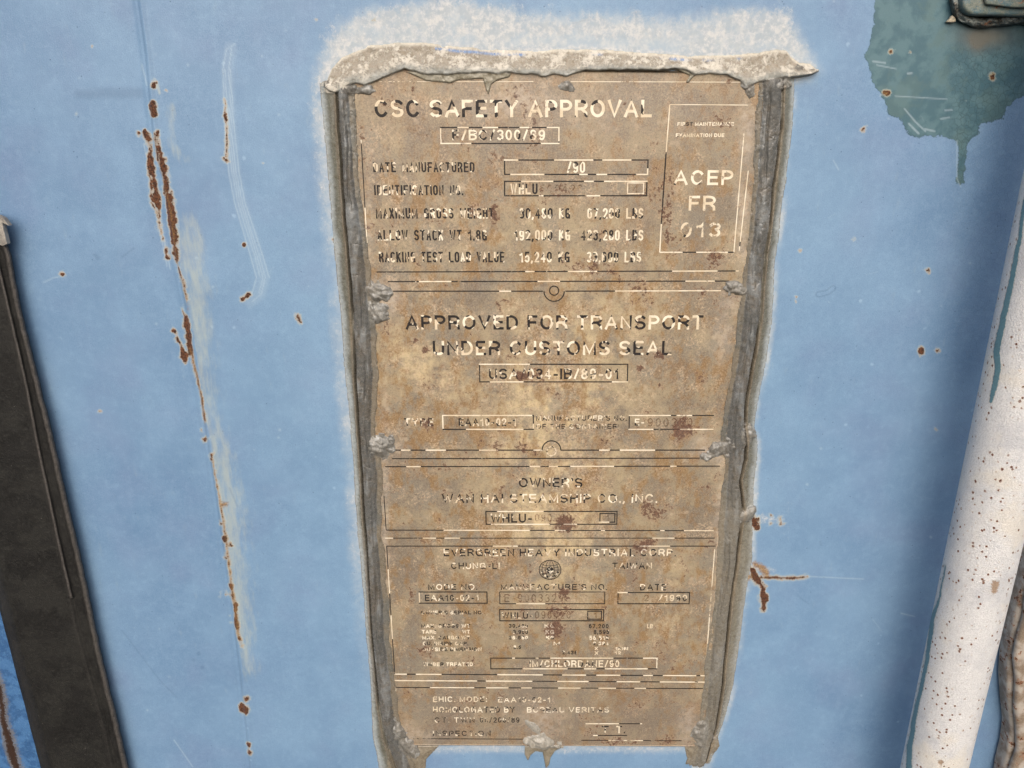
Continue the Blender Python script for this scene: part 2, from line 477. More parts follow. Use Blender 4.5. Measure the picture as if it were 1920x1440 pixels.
TL_x = [600, 618, 632, 655, 668, 684, 700, 720, 745, 760, 790, 820, 850, 880, 900, 935, 950, 975, 1000, 1020, 1040, 1062, 1080, 1100, 1180, 1233, 1262, 1285, 1300, 1330, 1362, 1385, 1396, 1420, 1440, 1472, 1490, 1520, 1536]
TL_y = [150, 172, 175, 160, 158, 163, 157, 148, 139, 131, 138, 141, 142, 138, 139, 142, 137, 139, 141, 144, 141, 146, 138, 133, 135, 135, 132, 134, 143, 140, 143, 152, 166, 156, 150, 146, 146, 142, 134]

HALO = [(585, 190), (584, 150), (594, 112), (608, 75), (640, 36), (690, 14), (760, 0), (850, -8), (930, 6), (985, 20), (1040, 22), (1120, 20),
        (1200, 25), (1260, 30), (1300, 22), (1360, 14), (1430, 10), (1478, 22), (1502, 50), (1514, 78), (1532, 105), (1541, 134), (1525, 150), (1490, 160), (1400, 150), (1000, 120), (650, 130)]

# ------------------------------------------------------------------ the door leaf with the plate
door = thing('container_door', (0, 0, 1.1), 'faded blue steel container door with rusty seam that carries the data plate', 'door')

XL, XR = -0.292, 0.37
xs = np.arange(XL, XR, .00056); zs = np.arange(H0 - .475, H0 + .085, .00056)
xs = np.r_[xs, np.linspace(XR + .01, XR + .35, 12)]
zs = np.r_[np.linspace(H0 - .95, H0 - .49, 14), zs, np.linspace(H0 + .095, H0 + .40, 12)]
X, Z = np.meshgrid(xs, zs)
U, V = proj(X, Z)
sh = X.shape
u = U.ravel(); v = V.ravel()
wu = u + 5 * fbm(u, v, 22, 3, 5); wv = v + 5 * fbm(u, v, 22, 3, 6)

THIN = [[(421, 186, -.2), (422, 208, 1.2), (423, 219, 2), (424, 228, .6), (425, 262, .9), (425, 300, .8)], [(421, 296, 1.4), (425, 302, 1.6)], [(1428, 1083, 1.6), (1470, 1083, 1.1), (1512, 1082, 2.2)],
 [(358, 655, .3), (368, 700, .8), (376, 730, .4), (385, 790, .6)], [(398, 850, -.9), (420, 980, -.5), (434, 1095, .2), (450, 1200, .3)], [(332, 490, .2), (345, 530, .8), (352, 560, .2)],
 [(281, 290, 1), (283, 380, .6), (296, 410, .8), (304, 450, .5)], [(291, 250, .3), (296, 300, .8)]]
RUST = [
 [(290, 156, 3), (291, 162, 2)], [(288, 192, 3.5), (291, 212, 4)],
 [(296, 250, 3.5), (300, 282, 2.5), (306, 315, 4), (312, 345, 4), (318, 372, 6), (322, 400, 7), (326, 440, 6), (330, 475, 4), (332, 487, 2)],
 [(258, 250, 2.5)], [(272, 250, 5), (276, 260, 3), (281, 290, 2.5), (285, 320, 4), (289, 350, 3.5), (292, 375, 5), (296, 400, 1), (301, 430, 4), (307, 455, 2.5), (313, 482, 3)],
 [(342, 578, 3), (347, 600, 7), (353, 630, 9), (357, 655, 5), (357, 664, 3)],
 [(326, 622, 5), (332, 635, 5), (337, 650, 2), (342, 667, 6), (345, 675, 2.5)],
 [(376, 806, 3)], [(380, 823, 6.5)], [(397, 851, 2.5), (397, 860, 2.5)], [(416, 982, 2)], [(420, 1008, 3)], [(432, 1023, 3)], [(425, 1046, 2)],
 [(434, 1096, 1.5), (440, 1140, 2.2), (446, 1180, 2), (452, 1210, 1)], [(412, 1117, 3)], [(423, 1114, 1.5)], [(430, 1155, 3.5)], [(432, 1167, 2)],
 [(458, 1331, 7.5)], [(463, 1311, 2.5)], [(467, 1396, 3)], [(468, 1408, 2)],
 [(116, 515, 3.5)], [(142, 214, 2)], [(457, 459, 2.5)], [(560, 594, 3.5), (563, 603, 2.5)], [(457, 560, 1.2), (466, 552, 1)],
 [(1403, 955, 2), (1406, 965, 6), (1410, 976, 8), (1417, 984, 5), (1418, 990, 3)], [(1463, 973, 3), (1467, 982, 5)], [(1445, 966, 1.8)], [(1445, 984, 1)],
 [(1402, 1057, 3), (1412, 1072, 6), (1424, 1088, 7), (1430, 1105, 6), (1432, 1125, 6), (1434, 1143, 3)],
 [(1727, 659, 7.5)], [(1757, 657, 2.5)], [(1738, 508, 1.5)], [(1753, 803, 1.5)], [(1603, 450, 1.5)], [(1617, 240, 2.5), (1617, 243, 2.5)],
 [(1663, 175, 2)], [(1657, 174, 1.5)], [(1860, 146, 1.8)], [(1672, 95, 1)], [(1706, 97, 1.5)], [(594, 36, 0)], [(702, 38, 1.5)], [(626, 449, 1.5), (630, 452, 1)],
 [(492, 305, .8)], [(1492, 565, 1)], [(1493, 555, .8)], [(1812, 190, 1.5)], [(1500, 470, .5)]]
for k in range(14):                                              # pin-holes scattered over the sheet
    RUST.append([(rnd.uniform(60, 1800), rnd.uniform(0, 1440), rnd.uniform(-2.0, .1))])
rust = polydists(wu, wv, RUST)
rust = rust - .9 * (rust > -30) + (11 * fbm(u, v, 9, 3, 33) + 12 * fbm(u, v * .35, 16, 2, 34)) * (rust > -30)
rust = np.maximum(rust, polydists(wu, wv, THIN) + 5 * fbm(u, v, 8, 2, 37))
ochre = polydists(wu, wv, [[(418, 945, 5), (424, 945, 4)], [(1416, 1058, 5), (1430, 1066, 7), (1437, 1076, 6)], [(1403, 1082, 6)],
                           [(356, 655, 1), (368, 700, 2), (376, 730, 1), (384, 790, 1)], [(345, 530, -1), (354, 580, 0)],
                           [(398, 850, -1), (420, 980, 0), (436, 1100, 1), (450, 1200, 1)], [(1672, 95, 0)], [(1706, 97, 0)], [(1660, 175, 2.5)], [(296, 300, -1), (322, 400, 1), (331, 490, 0)]])
# chalky bloom: wide above, a narrow soft band down both sides
halo = polysdf(u + 14 * fbm(u, v, 30, 3, 45), v + 16 * fbm(u * 2.2, v * .6, 22, 4, 46), HALO)
bl0 = fbm(u, v, 34, 4, 47) * (halo > -14)
bloom = sstep(halo, -14, 34) * .62 + .06 * sstep(halo, -22, 0) + .9 * bl0
bl = fbm(u, v, 60, 4, 44)
lo = np.interp(v, LV, LO); ro = np.interp(v, RV, RO)
side_l = sstep(u, lo - 34, lo - 12) * (u < lo + 30) * sstep(v, 120, 200) * (1 - sstep(v, 1200, 1330))
side_r = (1 - sstep(u, ro + 3, ro + 22)) * (u > ro - 30) * sstep(v, 150, 200) * (1 - sstep(v, 1180, 1400) * .7)
bot = sstep(v, 1390, 1400) * (1 - sstep(v, 1404, 1420)) * (u > 800) * (u < 1290)
bloom = np.maximum.reduce([bloom, side_l * (.20 + .9 * bl) * (1 - .6 * sstep(v, 900, 1200)), side_r * (.08 + .9 * bl), bot * .4])
mist = np.maximum.reduce([sstep(halo, -20, 34) * .85, sstep(u, lo - 38, lo - 2) * (u < lo + 30) * sstep(v, 120, 200) * (1 - sstep(v, 950, 1350) * .8) * (.50 + 1.1 * bl),
    (1 - sstep(u, ro + 1, ro + 16)) * (u > ro - 30) * sstep(v, 150, 200) * (.50 + 1.6 * bl), bot * .5])
mist = mist.clip(0, 1)
for bu, bv, br, bs in ((1020, 74, 70, .5), (870, 74, 50, .22), (1150, 80, 80, .42), (1230, 86, 40, .35), (730, 62, 60, .2), (1440, 88, 40, .3)):
    bloom = bloom - bs * np.exp(-(((u - bu) / br) ** 2 + ((v - bv) / 13) ** 2))
top_edge = np.interp(u, TU_x, TU_y)
bloom = np.maximum(bloom, .9 * np.exp(-((v - top_edge + 1) / 4.5) ** 2) * (u > 610) * (u < 1532))
bloom = np.maximum(bloom, .30 * sstep(-np.hypot(u - 1500, v - 972), -60, -10) * (u < 1480))
bloom = np.maximum(bloom, .5 * polydists(u, v, [[(1410, 1066, 14), (1450, 1068, 10)], [(1412, 972, 18), (1470, 976, 8)]]).clip(0, 10) / 10)

cream = polydist(wu, wv, [(352, 425, 14), (362, 500, 24), (372, 600, 22), (382, 700, 10), (395, 780, 10), (414, 860, 20), (432, 960, 24), (440, 1060, 21), (452, 1160, 18), (462, 1255, 10)])
SEAM_v = [-400, 0, 100, 260, 350, 470, 530, 640, 760, 880, 1000, 1150, 1300, 1440, 1900]
SEAM_u = [210, 264, 278, 293, 313, 333, 345, 365, 384, 403, 420, 441, 459, 474, 540]
su = np.interp(v, SEAM_v, SEAM_u)
cream = sstep(cream, -34, 26) * (.8 + .5 * fbm(u * 1.6, v * .5, 20, 4, 91)) * sstep(u, su - 3, su + 3)
cream = np.maximum(cream, .8 * sstep(polydist(u, v, [(296, 160, 3), (300, 175, 1)]), -4, 1))
cream = np.maximum(cream, .5 * sstep(polydist(u, v, [(345, 300, 4), (322, 270, 3), (318, 200, 2)]), -14, 2))

TEAL = [(1640, -600), (1641, 20), (1636, 60), (1630, 85), (1622, 100), (1626, 115), (1632, 140), (1640, 160), (1650, 172), (1663, 196), (1668, 214), (1684, 221), (1697, 238),
        (1706, 253), (1720, 257), (1740, 253), (1775, 256), (1794, 266), (1797, 282), (1796, 320), (1792, 334), (1795, 344), (1801, 347), (1807, 343), (1807, 330), (1810, 300), (1814, 268),
        (1834, 250), (1840, 230), (1862, 226), (1880, 222), (1888, 200), (1912, 182), (1960, 165), (2500, 120), (2500, -600)]
teal = polysdf(u + 7 * fbm(u, v, 26, 4, 95) * (v < 262), v + 7 * fbm(u, v, 26, 4, 96) * (v < 262), TEAL)
crackle = sstep(u, 1770, 1810) * sstep(v, 60, 130) + .35 * sstep(v, 20, 60) * sstep(u, 1700, 1800)
brown = np.clip(np.exp(-(((u - 1850) / 48) ** 2 + ((v - 68) / 22) ** 2)) + .8 * np.exp(-(((u - 1832) / 14) ** 2 + ((v - 80) / 18) ** 2)), 0, 1)

scr = np.zeros(u.shape)
sc_c = [(432, 90), (426, 130), (430, 200), (434, 260), (440, 320), (452, 380), (468, 430), (484, 480), (495, 520), (488, 550), (470, 566)]
m = (u > 400) & (u < 520) & (v > 70) & (v < 590)
for k, off in enumerate((-13, -6, -1.5, 3, 9)):
    pts = [(a + off * (.5 + b / 900) + rnd.uniform(-.6, .6), b, .2) for a, b in sc_c[(k % 3):len(sc_c) - (k * 2 % 3)]]
    scr[m] = np.maximum(scr[m], sstep(polydist(u[m], v[m], pts), -2.0, .3) * rnd.uniform(.6, 1))
scr[m] = np.maximum(scr[m], .26 * sstep(polydist(u[m], v[m], [(a, b, 10) for a, b in sc_c]), -6, 4))
more = [[(425, 92, .5), (440, 82, .5)], [(265, 120, .4), (275, 160, .4)], [(268, 270, .3), (280, 320, .3), (292, 400, .3), (312, 500, .3)],
        [(282, 290, .3), (300, 420, .3), (318, 505, .3)], [(80, 530, .2), (100, 521, .2), (112, 519, .1)], [(1637, 115, 1), (1660, 118, .8)], [(1644, 122, .4), (1680, 129, .4)],
        [(1696, 204, .6), (1716, 228, .9), (1735, 246, .9)], [(1734, 242, 1), (1752, 246, 1)], [(1704, 232, 1), (1722, 250, 1.4)], [(1764, 223, .7), (1780, 220, .7)], [(1772, 207, .8), (1785, 206, .8)],
        [(1678, 180, .3), (1776, 186, .3)], [(1702, 138, 1), (1710, 137, .8)], [(1515, 1081, .3), (1620, 1086, .2)], [(1562, 300, .2), (1572, 318, .3)], [(1690, 1150, .5), (1715, 1156, .3)],
        [(1794, 264, .5), (1794, 335, .3), (1801, 350, .3)], [(325, 1390, .2), (360, 1440, .2)]]
scr = np.maximum(scr, sstep(polydists(u, v, more), -1.8, .5) * .8)
for k in range(34):
    a, b = rnd.uniform(80, 1800), rnd.uniform(0, 1440); an = rnd.uniform(0, 6.3); L = rnd.uniform(6, 34)
    scr = np.maximum(scr, sstep(polydist(u, v, [(a, b, .1), (a + L * math.cos(an), b + L * math.sin(an), -.3)]), -1.6, .4) * rnd.uniform(.15, .5))
for k in range(90):
    a, b = rnd.uniform(60, 1850), rnd.uniform(0, 1440)
    scr = np.maximum(scr, sstep(polydist(u, v, [(a, b, rnd.uniform(-.3, 2.2))]), -1.8, .6) * rnd.uniform(.2, .65))
scr *= (u > -200) & (u < 2100)
dark = sstep(polydist(wu, wv, [(145, 176, 6), (200, 174, 8), (258, 174, 8)]), -8, 5) * .55
ringo = np.abs(polydist(u, v, [(1535, 552, 5), (1552, 548, 4.2), (1562, 540, 4.5)]))
dark = np.maximum(dark, sstep(-ringo, -1.6, -.2) * .9 * (u > 1520) * (u < 1575) * (v < 565) * (v > 530))
dark = np.maximum(dark, .5 * sstep(polydists(u, v, [[(228, 482, 1), (250, 466, .5)], [(175, 478, 2), (182, 484, 3)], [(362, 1240, 2)], [(371, 1228, 3)], [(378, 1254, 3)], [(430, 915, .2), (445, 950, .2)],
                                                        [(1497, 1118, .2), (1516, 1132, .2)], [(1538, 1016, 1), (1540, 1022, .5)], [(228, 1185, .1), (300, 1280, .1), (330, 1310, .1)]]), -3, 1))
dark = np.maximum(dark, sstep(np.abs(u - su + 5), 2.6, .3) * .6 * (.6 + bl))
fade_vignette = np.exp(-((u - 1010) / 620) ** 2 - ((v - 700) / 900) ** 2)  # chalky fading round the plate, with vignette brightening painted into it
# relief: pressed seam, slight oil-canning, rust blisters
disp = 1.1 * sstep(u, su - 14, su + 1) * 1.0 + .8 * np.exp(-((u - su) / 5.0) ** 2) + .5 * np.exp(-((u - su + 12) / 4.0) ** 2)
disp += 1.6 * fbm(u, v, 520, 2, 9) + .22 * fbm(u, v, 60, 2, 10)
disp += np.where(rust > -1, .35 * (.5 + fbm(u, v, 6, 3, 3)), 0) * sstep(rust, -1, 2)
flat = sstep(u, 560, 620) * (1 - sstep(u, 1480, 1560))
disp = disp * (1 - flat) + flat * 1.1
disp -= 1.1
far = (u < -300) | (u > 2300)
co = np.c_[X.ravel(), -disp / 1000, Z.ravel()]
at = dict(rust=rust, ochre=ochre, bloom=bloom, cream=cream, teal=teal, crackle=np.clip(crackle, 0, 1), brown=brown, scratch=scr, mist=mist, fade_vignette=fade_vignette, dark=np.clip(dark, 0, 1))
mesh_np('panel', co, grid_faces(*sh)[:, ::-1], M_door, door, at)

# return edge of the leaf hidden under the gasket
def box(bm, x0, x1, y0, y1, z0, z1):
    vs = [bm.verts.new((x, y, z)) for x in (x0, x1) for y in (y0, y1) for z in (z0, z1)]
    for f in ((0, 1, 3, 2), (4, 6, 7, 5), (0, 4, 5, 1), (2, 3, 7, 6), (0, 2, 6, 4), (1, 5, 7, 3)):
        bm.faces.new([vs[i] for i in f])

def bm_obj(name, bm, mat, parent=None, bevel=0, seg=3, smooth=True):
    bmesh.ops.recalc_face_normals(bm, faces=bm.faces[:])
    me = bpy.data.meshes.new(name); bm.to_mesh(me); bm.free()
    me.materials.append(mat)
    if smooth:
        for p in me.polygons: p.use_smooth = True
    o = link(name, me, parent)
    if bevel:
        md = o.modifiers.new('bevel', 'BEVEL'); md.width = bevel; md.segments = seg; md.limit_method = 'ANGLE'
    return o

bm = bmesh.new(); box(bm, XL, XL + .004, .0035, .045, H0 - .95, H0 + .40)
bm_obj('return_flange', bm, M_leaf, door, .0008)

# rubber gasket that runs down the leaf's free edge
RGv = [398, 415, 480, 560, 600, 700, 720, 810, 930, 1040, 1140, 1225, 1360, 1445, 1560, 2000]
RGu = [-3, 1, 21, 36, 45, 70, 75, 98, 125, 151, 172, 190, 223, 242, 268, 365]
LPv = [398, 505, 625, 730, 830, 975, 1070, 1120, 1180, 1300, 1370, 1440, 2000]
LPu = [-24, -1, 27, 51, 70, 101, 122, 134, 146, 180, 200, 214, 325]
GD = .0065
nz = 900; tt = np.linspace(0, 1, nz)
gv = 400 + tt * 1500
ru = np.interp(gv, RGv, RGu) + 1.6 * fbm(gv, gv * 0, 14, 3, 2)[:] * 1.5
lu = np.interp(gv, LPv, LPu) + 1.0 * fbm(gv, gv * 0, 12, 3, 8)
ll = 0 + (gv - 1140) * .262 + 1.5 * fbm(gv, gv * 0, 60, 2, 9)
cols = []; hs = []; ed = []
def gcol(uu, h, e): cols.append(uu); hs.append(np.full(nz, h) if np.isscalar(h) else h); ed.append(np.full(nz, e) if np.isscalar(e) else e)
n1 = fbm(gv, gv * 0, 40, 3, 1)
gcol(ru + 0.5, -.0062, .1); gcol(ru, -.002, .5)
gcol(ru - 1.5, 0.0, .9); gcol(ru - 5, .0012, .85); gcol(ru - 9, .0015, .7); gcol(ru - 12, .0008, .1)
for k in range(1, 9):
    a = k / 9; gcol((ru - 12) * (1 - a) + (lu + 4) * a, -.0004 + .0009 * n1, .03)
lipon = np.where(gv < 1122, 1.0, .0)
gcol(lu + 3, .0002 + 0 * gv, .1)
gcol(lu + 1.5, .0012 * lipon + .0002, .9 * lipon)
gcol(lu - 1.5, .0014 * lipon + .0002, .8 * lipon)
gcol(lu - 3.5, .0004 + 0 * gv, .15)
for k in range(1, 26):
    a = k / 26
    uu = (lu - 5) * (1 - a) + ll * a
    gcol(uu, .0004 + .0016 * math.sin(a * math.pi) + .0011 * fbm(uu, gv, 55, 4, 4) - .004 * max(0, a - .86) / .14, .02 + .10 * (a > .9))
gcol(ll - 2, -.0062, 0)
UU = np.array(cols); HH = GD + np.array(hs); EE = np.array(ed)
# below the lip the sheet has a torn dark cut, above it a pale torn tip
cut = np.exp(-((gv - 1375) / 70) ** 2)
gx, gz = unproj(UU, np.tile(gv, (UU.shape[0], 1)), HH)
co = np.c_[gx.ravel(), -HH.ravel(), gz.ravel()]
mesh_np('rubber_gasket', co, grid_faces(*UU.shape), M_rubber, door, dict(edge=EE.ravel()))
# pale torn tip at the gasket's upper end
tip = [(-20, 402), (-4, 404), (6, 409), (17, 424), (10, 421), (4, 418), (8, 436), (13, 458), (4, 462), (-20, 450)]
bm = bmesh.new()
fr = []; bk = []
for a, b in tip:
    x, z = unproj(a, b, GD + .004); fr.append(bm.verts.new((float(x), -(GD + .004), float(z))))
    bk.append(bm.verts.new((float(x), -(GD + .0005), float(z))))
bm.faces.new(fr); bm.faces.new(bk[::-1])
for i in range(len(tip)):
    j = (i + 1) % len(tip); bm.faces.new([fr[i], bk[i], bk[j], fr[j]])
bm_obj('torn_rubber_tip', bm, mat_chipped('dusty_grey_rubber', (.16, .15, .14), (.33, .31, .28), .9, 3), door, .0004, 2, False)

# ------------------------------------------------------------------ neighbouring leaf, lower left corner
leaf = thing('container_door', (XL - .06, 0, 1.1), 'dark blue edge of the neighbouring door leaf with a rusty crack, beside the black gasket', 'door')
xs2 = np.linspace(XL - .35, XL - .004, 300); zs2 = np.linspace(H0 - .75, H0 + .3, 800)
X2, Z2 = np.meshgrid(xs2, zs2)
d2 = -.0015
U2, V2 = proj(X2, Z2, d2)
u2 = U2.ravel(); v2 = V2.ravel()
w2 = u2 + 7 * fbm(u2, v2, 18, 3, 3)
r2 = polydist(w2, v2, [(-20, 1230, 4), (2, 1290, 5), (8, 1345, 5), (22, 1400, 8), (36, 1445, 6), (60, 1540, 6)])
disp2 = 1.2 * np.exp(-(r2 / 6) ** 2) + .4 * fbm(u2, v2, 40, 3, 4)
g = G('deep_blue_paint_with_rust_crack')
c = g.mix(g.step(g.noise(.1, 5, .6), .4, .6), (.030, .095, .235), (.055, .15, .33))
c = g.mix(g.step(g.noise(.7, 5, .7, off=3), .5, .8, 0, .4), c, (.12, .25, .42))
rr = g.add(g.attr('rust'), g.mul(g.add(g.noise(.9, 6, .7), -.5), 14))
c = g.mix(g.step(rr, -8, -2, 0, .7), c, (.17, .15, .12)); c = g.mix(g.step(rr, -1, 1.5), c, (.035, .018, .012))
M_leaf2 = g.fin(c, .5, 0, g.bump(g.noise(1.1, 4), .0003, .8))
mesh_np('panel', np.c_[X2.ravel(), -(d2 + disp2 / 1000), Z2.ravel()], grid_faces(*X2.shape)[:, ::-1], M_leaf2, leaf, dict(rust=r2))

# ------------------------------------------------------------------ the data plate
PT = .0019                                         # height of the plate's face above the door sheet
plate = thing('data_plate', (.026, 0, 1.17), 'tall rusty etched steel approval plate covered in flaking black and cream lettering', 'plate')
TLc = unproj(658, 128, PT); TRc = unproj(1436, 136, PT); BLc = unproj(730, 1397, PT); BRc = unproj(1318, 1399, PT)
nu, nv = 260, 440
a, b = np.meshgrid(np.linspace(0, 1, nu), np.linspace(0, 1, nv))
PX = (TLc[0] * (1 - a) + TRc[0] * a) * (1 - b) + (BLc[0] * (1 - a) + BRc[0] * a) * b
PZ = (TLc[1] * (1 - a) + TRc[1] * a) * (1 - b) + (BLc[1] * (1 - a) + BRc[1] * a) * b
pu, pv = proj(PX, PZ, PT)
def warp(uu, vv):                                  # gentle dishing of the sheet
    return .00035 * fbm(uu, vv, 420, 2, 70) * 2
def gsp(cu, cv, ru_, rv_, s=1.0): return s * np.exp(-(((pu - cu) / ru_) ** 2 + ((pv - cv) / rv_) ** 2))
spot = sum(gsp(*q) for q in [(1225, 970, 22, 18, .9), (1212, 945, 10, 18, .7), (1250, 1215, 22, 16, .9), (1300, 1235, 16, 14, .6), (1042, 1180, 20, 16, 1.2), (1055, 1148, 24, 10, .7),
      (1345, 230, 24, 30, .55), (1280, 795, 22, 18, .8), (1270, 815, 12, 22, .7), (925, 400, 10, 22, .9), (978, 705, 12, 16, 1), (798, 655, 8, 8, 1), (778, 640, 7, 8, 1), (800, 790, 14, 14, 1),
      (835, 535, 9, 7, .8), (1010, 850, 12, 14, .7), (985, 840, 10, 10, .6), (1050, 975, 20, 18, .8), (1062, 985, 14, 12, .7), (1215, 1015, 20, 8, .8), (1200, 1030, 14, 10, .6),
      (1200, 689, 10, 7, 1.1), (1240, 670, 14, 8, .7), (800, 1225, 14, 12, .7), (885, 1232, 14, 10, .7), (1190, 1090, 10, 16, .6), (1055, 1110, 12, 12, .7), (1190, 1225, 12, 22, .5),
      (770, 1125, 8, 30, .5), (1250, 425, 12, 30, .35), (1240, 380, 30, 40, .3), (1010, 780, 20, 24, .35), (1280, 1390, 60, 10, .6), (1160, 1390, 60, 8, .5), (1340, 490, 30, 20, .5), (1110, 530, 30, 30, .3),
      (1060, 320, 10, 40, .3), (1200, 540, 20, 14, .4), (860, 650, 14, 10, .6), (1130, 1370, 30, 14, .4)])
glow_and_clean = sum(gsp(*q) for q in [(1035, 790, 90, 190, 1.0), (1030, 850, 190, 260, .35), (1040, 1000, 90, 120, .7), (760, 660, 60, 70, .6), (720, 320, 30, 120, .5), (820, 720, 90, 60, .5), (1180, 600, 120, 90, .35), (1260, 1130, 40, 90, .5), (1000, 430, 220, 60, .25)])  # cleaner pale patches; the central ones paint in a reflected glow
dust = sum(gsp(*q) for q in [(1400, 250, 16, 60, .9), (1392, 420, 14, 90, .9), (1350, 1040, 12, 130, 1.1), (1335, 1200, 8, 60, .7), (960, 180, 60, 40, .6), (880, 200, 60, 22, .4), (690, 400, 10, 120, .6), (722, 950, 8, 200, .8),
      (1360, 610, 16, 60, .6), (760, 1375, 30, 24, .7), (1290, 1360, 22, 40, .8), (1015, 1350, 40, 34, 1.0), (724, 560, 30, 34, .9), (735, 838, 26, 26, .7), (1340, 848, 30, 24, .8), (1376, 560, 20, 20, .6), (790, 1385, 30, 16, .5), (1345, 640, 16, 40, .5), (700, 560, 30, 30, .8), (1320, 830, 30, 24, .6), (1100, 205, 200, 60, .35)])
wz = warp(pu, pv)
cool = np.clip(1 - (pv - 128) / 330, 0, 1) * .8 + np.clip((pv - 1240) / 120, 0, 1) * .8
border = np.minimum.reduce([a, 1 - a, b, 1 - b])
# face, then a skirt ring pushed back for thickness
face = np.c_[PX.ravel(), -(PT + wz).ravel(), PZ.ravel()]
F4 = grid_faces(nv, nu)
idx = np.arange(nv * nu).reshape(nv, nu)
ring = np.r_[idx[0, :], idx[1:, -1], idx[-1, -2::-1], idx[-2:0:-1, 0]]
back = face[ring].copy(); back[:, 1] = -.0002
mid_ = face[ring].copy(); mid_[:, 1] += .0001
cc = face.mean(0)
for arr in (mid_, back): arr[:, [0, 2]] = cc[[0, 2]] + (arr[:, [0, 2]] - cc[[0, 2]]) * 1.0012
n0 = len(face); nr_ = len(ring)
co = np.r_[face, mid_, back]
ri = np.arange(nr_); rj = (ri + 1) % nr_
F4 = np.r_[F4, np.c_[ring[rj], ring[ri], n0 + ri, n0 + rj], np.c_[n0 + rj, n0 + ri, n0 + nr_ + ri, n0 + nr_ + rj]]
def ext(arr): r = arr.ravel(); return np.r_[r, r[ring], r[ring]]
gtop = ext(np.clip(1 - (pv - 128) / 330, 0, 1) * .8 + np.clip((pv - 1240) / 120, 0, 1) * .8)
pat = dict(cool=gtop, spot=np.clip(ext(spot), 0, 1.3), glow_and_clean=np.clip(ext(glow_and_clean), 0, 1), dust=np.clip(ext(dust), 0, 1.2))
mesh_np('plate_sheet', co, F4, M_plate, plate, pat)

def bil(arr, uu, vv):
    """sample a plate field at photo position"""
    ai = np.clip((uu - 658 - (vv - 128) * .057) / (778 - (vv - 128) * .150), 0, 1) * (nu - 1)
    bi = np.clip(b_of(vv), 0, 1) * (nv - 1)
    return arr[np.rint(bi).astype(int), np.rint(ai).astype(int)]
def b_of(vv):
    z = unproj(960, vv, PT)[1]
    return (TLc[1] - z) / (TLc[1] - BLc[1])

INK_D = .00009
class Lettering:
    def __init__(s, sub=False):
        s.lines = None if sub else Lettering(True)
        s.co = []; s.fa = []; s.at = {k: [] for k in ('ink', 'wear', 'ks', 'stamp', 'spot', 'glow_and_clean', 'dust', 'cool')}; s.n = 0
    def add(s, uu, vv, faces, ink, wear, ks, stamp=0.0, lift=0.0):
        uu = np.asarray(uu, float); vv = np.asarray(vv, float)
        h = PT + warp(uu, vv) + INK_D + lift
        x, z = unproj(uu, vv, h)
        s.co.append(np.c_[x, -h, z]); n = len(uu)
        s.fa += [tuple(i + s.n for i in f) for f in faces]; s.n += n
        for k, val in (('ink', ink), ('wear', wear), ('ks', ks), ('stamp', stamp)):
            s.at[k].append(np.broadcast_to(np.asarray(val, float), (n,)))
        for k, arr in (('spot', spot), ('glow_and_clean', glow_and_clean), ('dust', dust), ('cool', cool)): s.at[k].append(bil(arr, uu, vv))
    def build(s, name, label):
        if s.lines is not None and s.lines.co:
            s.lines.build('ruled_border', None)
        if not s.co: return
        me = bpy.data.meshes.new(name)
        me.from_pydata(np.concatenate(s.co).tolist(), [], s.fa)
        for k, l in s.at.items():
            a_ = me.attributes.new(k, 'FLOAT', 'POINT'); a_.data.foreach_set('value', np.concatenate(l).astype(np.float32))
        me.materials.append(M_ink)
        bm_ = bmesh.new(); bm_.from_mesh(me)
        bmesh.ops.recalc_face_normals(bm_, faces=bm_.faces[:])
        for f in bm_.faces:
            if f.normal.y > 0: f.normal_flip()
        bm_.to_mesh(me); bm_.free()
        o = link(name, me, plate)
        if label: o['label'] = label
        return o


def _e(x0, y0, x1, y1, a0, a1, R=9.0):
    """arc of the box (x0..x1, y0..y1); tall boxes keep straight sides when R is small"""
    n = max(5, int(abs(a1 - a0) / 15)); rx = (x1 - x0) / 2; ry = min(R, (y1 - y0) / 2); cx_ = (x0 + x1) / 2; cy_ = (y0 + y1) / 2
    p = []; ex = (y1 - y0) / 2 - ry
    for i in range(n + 1):
        a_ = math.radians(a0 + (a1 - a0) * i / n); sn = math.sin(a_)
        if abs(sn) < 1e-6 and ex > 1e-4 and 0 < i < n:
            up = math.sin(math.radians(a0 + (a1 - a0) * (i - 1) / n)) > 0
            p += [(cx_ + rx * math.cos(a_), cy_ + (ex if up else -ex)), (cx_ + rx * math.cos(a_), cy_ - (ex if up else -ex))]
        else:
            p.append((cx_ + rx * math.cos(a_), cy_ + ry * sn + (ex if sn > 1e-6 else -ex if sn < -1e-6 else 0)))
    return p

